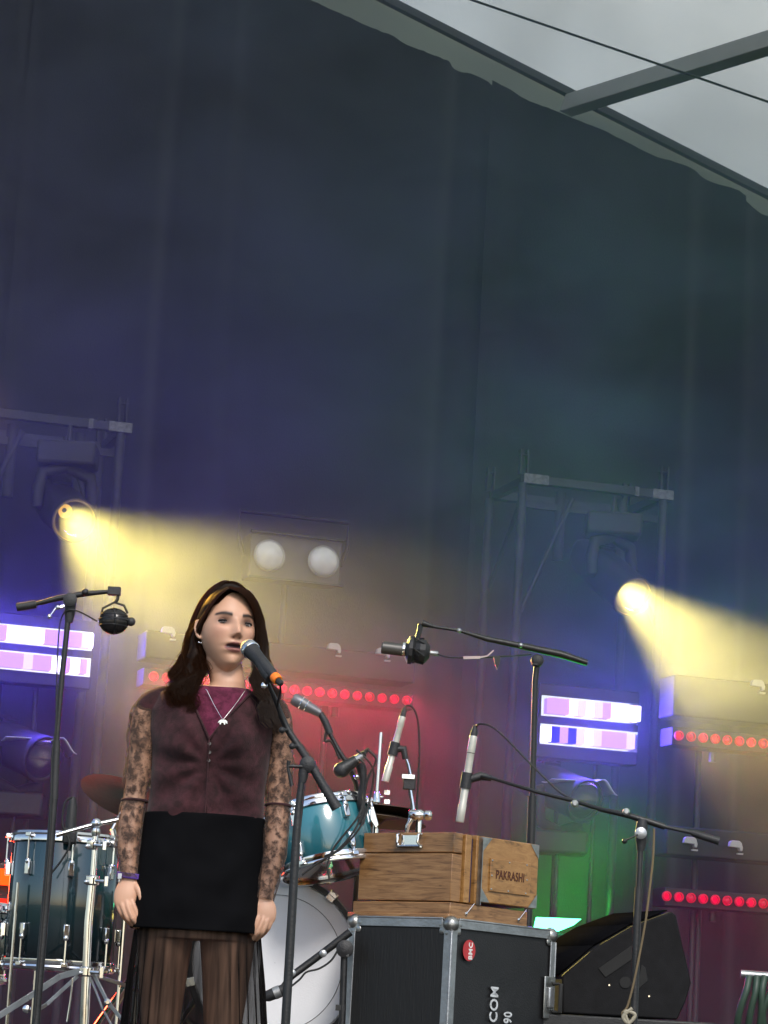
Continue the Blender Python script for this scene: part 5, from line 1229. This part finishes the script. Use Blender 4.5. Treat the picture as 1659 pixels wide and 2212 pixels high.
# ---- D: rear stand with a large microphone in a shock mount
Y = 9.7; k = K(Y)
P_ = pole_to_floor(None, [(1161, 1425), (1156, 1470), (1150, 1720), (1147, 1815), (1140, 1990)], Y, None)
r = thing('microphone_stand', 'black boom stand standing behind the harmonium', 'microphone stand', P_[-1])
MB().tube(P_[:3], 6.5 * k, 14).build('upper_tube', m_black, r)
MB().tube(P_[2:], 9.5 * k, 14).build('lower_tube', m_black, r)
bo = [(912, 1346), (939, 1354), (992, 1362), (1051, 1380), (1125, 1395), (1211, 1413), (1269, 1432)]
c = MB(); c.tube([Q(x, y, Y) for x, y in bo], [8 * k, 3.5 * k, 3.5 * k, 6 * k, 7 * k, 8.5 * k, 6.5 * k], 12); c.build('boom', m_black, r)
for x, y in ((992, 1362), (1125, 1394)): MB().ball(Q(x, y, Y - .01), 5.5 * k, 12, 8).build('thumb_knob', m_alu, r)
c = MB(); c.lathe(Q(1160, 1428, Y), (0, -1, 0), [(.022, -.01), (.022, .02), (.014, .026)], 16); c.ball(Q(1156, 1436, Y - .03), (.012, .01, .006), 10, 8); c.build('boom_clutch', m_black2, r)
foot3(r, P_[-1], .3)
mc = Q(868, 1402, Y); r = thing('condenser_microphone', 'grey large microphone in a black shock mount on the rear boom', 'microphone', mc)
ax = (Q(945, 1414, Y) - Q(824, 1399, Y)).normalized()
MB().lathe(Q(824, 1398, Y), ax, [(12 * k, 0), (14 * k, .004), (14 * k, 46 * k)], 24).build('body', mat('grey_mic_body', (.10, .095, .09), .4, .6, .1), r)
MB().lathe(Q(869, 1402, Y), ax, [(15 * k, 0), (15.5 * k, .003), (15.5 * k, 6 * k), (14 * k, 8 * k)], 24).build('front_ring', m_chrome, r)
MB().lathe(Q(877, 1403, Y), ax, [(20 * k, 0), (31 * k, 6 * k), (31 * k, 14 * k), (22 * k, 20 * k), (27 * k, 30 * k), (26 * k, 42 * k), (14 * k, 52 * k)], 12).build('shock_mount', m_black2, r, ang=20)
c = MB(); c.tube([Q(902, 1380, Y), Q(906, 1362, Y), Q(908, 1348, Y)], 6 * k, 8)
for i in range(6):
    a_ = i * 1.05; c.tube([Q(892, 1404, Y) + V((0, cos(a_), sin(a_))) * 30 * k, Q(915, 1407, Y) + V((0, cos(a_ + .5), sin(a_ + .5))) * 28 * k], 2 * k, 6)
c.build('mount_straps', m_black, r)
MB().lathe(Q(929, 1410, Y), ax, [(5.5 * k, 0), (5.5 * k, 16 * k), (4 * k, 18 * k)], 14).build('plug', m_alu, r)
c = MB(); sp_ = spline([tuple(Q(x, y, Y - .01)) for x, y in ((945, 1413), (965, 1419), (1000, 1421), (1050, 1420), (1100, 1417), (1148, 1414))], 6); c.tube([V(t_) for t_ in sp_], 1.6 * k, 8); c.build('cable', m_cable, r)
c = MB(); c.beam(Q(1001, 1421, Y - .015), Q(1037, 1420, Y - .015), .006, 6 * k); c.beam(Q(1037, 1420, Y - .015), Q(1053, 1417, Y - .015), .004, 3 * k); c.beam(Q(1053, 1417, Y - .015), Q(1066, 1405, Y - .015), .004, 3 * k); c.build('cable_tag', mat('pink_tag', (.5, .38, .36), .5), r)
c = MB(); c.prism([Q(x, y, Y - .02) for x, y in ((1066, 1417), (1080, 1415), (1080, 1428), (1074, 1446), (1070, 1436))], (0, .02, 0)); c.build('cable_clamp', m_black2, r)

# ---- E: drum microphones
Y = 9.05; k = K(Y)
def stick(name, label, cat, base, group=None): return thing(name, label, cat, base, group)
A = Q(632, 1508, Y); B = Q(692, 1541, Y); r = thing('drum_microphone', 'grey microphone with silver bands angled over the rack tom', 'microphone', A)
d = B - A; MB().lathe(A, d, [(11 * k, 0), (14 * k, .006), (14.5 * k, d.length * .35), (12 * k, d.length * .6), (9 * k, d.length)], 20).build('body', mat('mid_grey_enamel', (.16, .16, .17), .4, .5, .1), r)
for t_ in (.32, .5): MB().ring(A + d * t_, d, (15.3 - 3 * (t_ - .3) * 5) * k, .002, 24, 6).build('body_ring', m_chrome, r)
c = MB(); c.tube([B, Q(703, 1560, Y), Q(713, 1585, Y)], [7 * k, 8 * k, 8 * k], 12); c.build('swivel', m_black2, r)
c = MB(); c.tube([Q(713, 1585, Y), Q(730, 1618, Y), Q(752, 1652, Y)], 5 * k, 10); c.build('thin_arm', m_black, r)
c = MB(); sp_ = spline([tuple(Q(x, y, Y)) for x, y in ((690, 1540), (705, 1572), (702, 1600), (716, 1602), (735, 1640))], 6); c.tube([V(t_) for t_ in sp_], 3 * k, 8); c.build('cable', m_cable, r)
bz = Q(760, 1900, Y); P_ = [Q(751, 1650, Y + .02), Q(768, 1690, Y + .05), Q(780, 1740, Y + .06), Q(776, 1800, Y + .3)]; c = MB(); c.tube(P_ + [V((P_[-1].x, P_[-1].y, .32))], 6 * k, 10); c.build('post', m_black, r)
A = Q(737, 1664, Y - .05); B = Q(770, 1641, Y - .05); r = thing('drum_microphone', 'short black microphone clamped on the rim of the rack tom', 'microphone', A)
d = (B - A); c = MB(); c.ball(A, 17 * k, 18, 12); c.build('grille_head', m_black2, r); MB().lathe(A, d, [(16 * k, .01), (13 * k, d.length * .6), (11 * k, d.length)], 18).build('body', m_black, r)
MB().lathe(B, d, [(9 * k, 0), (9 * k, 16 * k)], 16).build('plug', m_alu, r)
c = MB(); c.tube([B + d * .4, Q(786, 1627, Y), Q(797, 1617, Y)], [8 * k, 6 * k, 3 * k], 10); c.build('plug_boot', m_rubber, r)
c = MB(); sp_ = spline([tuple(Q(x, y, Y + .01)) for x, y in ((776, 1650), (785, 1690), (779, 1730), (784, 1755), (778, 1778))], 8); c.tube([V(t_) for t_ in sp_], [9 * k] * len(sp_), 10); c.build('rim_clamp', m_black2, r)
for x, y in ((770, 1678), (752, 1711), (788, 1726)): MB().ball(Q(x, y, Y - .03), 6 * k, 10, 8).build('clamp_screw', m_chrome, r)
for pts in (((794, 1619), (812, 1640), (800, 1670), (789, 1700), (786, 1740), (768, 1790), (728, 1838), (690, 1862), (652, 1890)), ((766, 1655), (775, 1640), (790, 1660), (786, 1710), (776, 1760), (722, 1830), (708, 1868), (712, 1900)), ((770, 1620), (806, 1660), (800, 1720), (782, 1780), (740, 1830), (700, 1850))):
    c = MB(); c.tube([V(t_) for t_ in spline([tuple(Q(x, y, Y - .06 - .05 * (y > 1750))) for x, y in pts], 8)], 2.3 * k, 8); c.build('cable', m_cable, r)
c = MB(); c.prism([Q(x, y, Y - .06) for x, y in ((800, 1752), (806, 1740), (812, 1760), (818, 1782), (812, 1790), (800, 1770))], (0, .02, 0)); c.build('clamp_lever', m_chrome, r, bevel=.002)
# pencil microphone lit red, on a chrome percussion arm
Y = 9.15; k = K(Y); A = Q(870, 1548, Y); B = Q(832, 1688, Y); d = B - A
r = thing('pencil_microphone', 'pale pencil microphone on a chrome arm above the hi-hat', 'microphone', A)
MB().lathe(A, d, [(7 * k, 0), (7.6 * k, .004), (7.6 * k, d.length * .15), (7 * k, d.length * .16), (7 * k, d.length * .75), (8 * k, d.length * .76), (8 * k, d.length)], 20).build('body', m_cream, r)
MB().lathe(A, -d, [(6.5 * k, 0), (6 * k, .02), (3.5 * k, .032)], 14).build('connector', m_black2, r)
c = MB(); p = A + d * .5; c.tube([p - d * .1, p + d * .1], 11 * k, 16); c.tube([p, Q(872, 1618, Y), Q(876, 1640, Y)], [8 * k, 9 * k, 7 * k], 10); c.build('clip', m_black2, r)
c = MB(); c.tube([Q(876, 1636, Y), Q(882, 1652, Y), Q(887, 1676, Y)], 3.2 * k, 8); c.tube([Q(886, 1705, Y), Q(893, 1750, Y)], 4.2 * k, 8); c.build('arm', m_chrome, r)
c = MB(); c.box(Q(884, 1691, Y), (13 * k, 0, 0), (0, .012, 0), (0, 0, 15 * k)); c.build('arm_joint', m_black2, r, bevel=.003)
MB().box(Q(882, 1678, Y - .01), (14 * k, 0, 0), (0, .008, 0), (0, 0, 5 * k)).build('wing_nut', m_chrome, r, bevel=.001)
c = MB(); c.lathe(Q(890, 1760, Y), (1, -.2, 0), [(9 * k, -.01), (12 * k, 0), (12 * k, 20 * k), (8 * k, 26 * k), (11 * k, 30 * k), (11 * k, 40 * k), (6 * k, 44 * k)], 16); c.tube([Q(890, 1765, Y), Q(880, 1785, Y), Q(878, 1800, Y)], [8 * k, 6 * k, 5 * k], 10); c.build('clamp', m_chrome, r, bevel=.001)
c = MB(); pp = Q(905, 1765, Y + .03); c.tube([pp, V((pp.x, pp.y, .32))], .010, 10); c.build('post', m_chrome, r)
c = MB(); c.tube([V(t_) for t_ in spline([tuple(Q(x, y, Y + .02)) for x, y in ((874, 1532), (880, 1524), (893, 1530), (903, 1560), (906, 1620), (903, 1700), (900, 1760), (905, 1900))], 8)], 2.2 * k, 8); c.build('cable', m_cable, r)
# floor tom microphone
Y = 9.15; A = Q(155, 1735, Y); r = thing('drum_microphone', 'slim black microphone upright on the rim of the floor tom', 'microphone', A)
MB().tube([Q(157, 1722, Y), Q(156, 1745, Y), Q(152, 1790, Y)], [6 * k, 11 * k, 12 * k], 14).build('body', m_black2, r)
MB().box(Q(151, 1806, Y), (15 * k, 0, 0), (0, .02, 0), (0, 0, 17 * k)).build('rim_clamp', m_black, r, bevel=.006)
c = MB(); c.tube([V(t_) for t_ in spline([tuple(Q(x, y, Y - .04)) for x, y in ((156, 1722), (140, 1735), (135, 1780), (150, 1822), (135, 1855), (112, 1885))], 8)], 2.2 * k, 8); c.build('cable', m_cable, r)
# bass drum microphone on a short stand
Y = 8.95; k = K(Y); base = Q(740, 2212, Y); base.z = 0
r = thing('microphone_stand', 'short black stand at the edge of the white bass drum head', 'microphone stand', base)
MB().tube([Q(744, 2050, Y), Q(739, 2205, Y), V((base.x - .02, base.y, .02))], 7.5 * k, 14).build('post', m_black, r)
c = MB(); c.tube([Q(600, 2146, Y - .04), Q(629, 2109, Y), Q(698, 2058, Y), Q(757, 2013, Y)], [5 * k, 8 * k, 8 * k, 8.5 * k], 12); c.build('boom', m_black, r)
c = MB(); c.lathe(Q(745, 2050, Y), (0, -1, 0), [(.028, -.02), (.028, .02), (.014, .028)], 16); c.build('boom_clutch', m_black2, r)
for x, y in ((698, 2060), (631, 2102), (749, 2060)): MB().lathe(Q(x, y, Y - .01), (0, -1, 0), [(.012, 0), (.012, .010), (.006, .014)], 14).build('thumb_knob', m_alu, r)
c = MB(); c.box(Q(735, 2177, Y), (10 * k, 0, 0), (0, .01, 0), (0, 0, 6 * k)); c.build('side_stub', m_black, r)
foot3(r, V((base.x - .02, base.y, 0)), .1, .22)
c = MB(); c.tube([V(t_) for t_ in spline([tuple(Q(x, y, Y - .02)) for x, y in ((730, 2052), (715, 2075), (690, 2092), (662, 2100), (648, 2115), (630, 2130))], 8)], 2.2 * k, 8); c.build('cable', m_cable, r)
A = Q(578, 2152, Y - .05); B = Q(612, 2138, Y - .05); r = thing('drum_microphone', 'black and grey microphone aimed at the white bass drum head', 'microphone', A)
MB().lathe(A, B - A, [(6 * k, -.02), (12 * k, .0), (13 * k, .03), (11 * k, (B - A).length * 1.2)], 18).build('body', m_black2, r)
MB().lathe(L(A, B, .4), B - A, [(13.5 * k, 0), (13.5 * k, .022)], 18).build('grey_sleeve', m_alu, r)
# ================================================================== stage smoke (machine haze filling the rear of the stage)
def smoke(dens=.088):
    m = bpy.data.materials.new('stage_smoke'); m.use_nodes = True; t = m.node_tree
    t.nodes.remove(t.nodes['Principled BSDF'])
    pv = t.nodes.new('ShaderNodeVolumePrincipled'); pv.inputs['Color'].default_value = (.82, .86, .88, 1)
    pv.inputs['Anisotropy'].default_value = .2
    tc = t.nodes.new('ShaderNodeTexCoord'); mp = t.nodes.new('ShaderNodeMapping'); mp.inputs['Scale'].default_value = (1, 1, 1.5)
    nz = t.nodes.new('ShaderNodeTexNoise'); nz.inputs['Scale'].default_value = 1.0; nz.inputs['Detail'].default_value = 3.5; nz.inputs['Distortion'].default_value = .6
    t.links.new(tc.outputs['Object'], mp.inputs[0]); t.links.new(mp.outputs[0], nz.inputs['Vector'])
    mr = t.nodes.new('ShaderNodeMapRange'); mr.inputs['From Min'].default_value = .38; mr.inputs['From Max'].default_value = .64
    mr.inputs['To Min'].default_value = .35; mr.inputs['To Max'].default_value = 1.8; mr.interpolation_type = 'SMOOTHSTEP'
    t.links.new(nz.outputs['Fac'], mr.inputs['Value'])
    sp = t.nodes.new('ShaderNodeSeparateXYZ'); t.links.new(tc.outputs['Object'], sp.inputs[0])
    zr = t.nodes.new('ShaderNodeMapRange'); zr.inputs['From Min'].default_value = 0; zr.inputs['From Max'].default_value = 8; t.links.new(sp.outputs['Z'], zr.inputs['Value'])
    zc = t.nodes.new('ShaderNodeValToRGB'); e = zc.color_ramp.elements; zc.color_ramp.interpolation = 'EASE'
    e[0].position = .13; e[0].color = (.30,) * 3 + (1,); e[1].position = .75; e[1].color = (1.2,) * 3 + (1,)
    for p_, v_ in ((.18, .36), (.30, 1.0), (.39, .95), (.50, 1.05)):
        k = e.new(p_); k.color = (v_, v_, v_, 1)
    t.links.new(zr.outputs[0], zc.inputs[0])
    dt = t.nodes.new('ShaderNodeVectorMath'); dt.operation = 'DOT_PRODUCT'; t.links.new(tc.outputs['Object'], dt.inputs[0]); dt.inputs[1].default_value = tuple(N)
    k0 = WO.dot(N); dr = t.nodes.new('ShaderNodeMapRange'); dr.interpolation_type = 'SMOOTHSTEP'; dr.inputs['From Min'].default_value = k0 + 1.9; dr.inputs['From Max'].default_value = k0 + 3.6
    dr.inputs['To Min'].default_value = 1.0; dr.inputs['To Max'].default_value = .38; t.links.new(dt.outputs['Value'], dr.inputs['Value'])
    m0 = t.nodes.new('ShaderNodeMath'); m0.operation = 'MULTIPLY'; t.links.new(dr.outputs[0], m0.inputs[0]); t.links.new(zc.outputs[0], m0.inputs[1])
    m1 = t.nodes.new('ShaderNodeMath'); m1.operation = 'MULTIPLY'; t.links.new(mr.outputs[0], m1.inputs[0]); t.links.new(m0.outputs[0], m1.inputs[1])
    m2 = t.nodes.new('ShaderNodeMath'); m2.operation = 'MULTIPLY'; m2.inputs[1].default_value = dens; t.links.new(m1.outputs[0], m2.inputs[0])
    t.links.new(m2.outputs[0], pv.inputs['Density'])
    t.links.new(pv.outputs[0], t.nodes['Material Output'].inputs['Volume'])
    b = MB(); a = WO + N * 2.7; a.z = 3.9
    b.box(a, U * 10, N * 3.2, (0, 0, 5.0))
    o = b.build('stage_smoke', m, smooth=False); tag(o, 'drifting machine smoke behind the singer catching the yellow and violet light', kind='stuff'); return o
smoke()
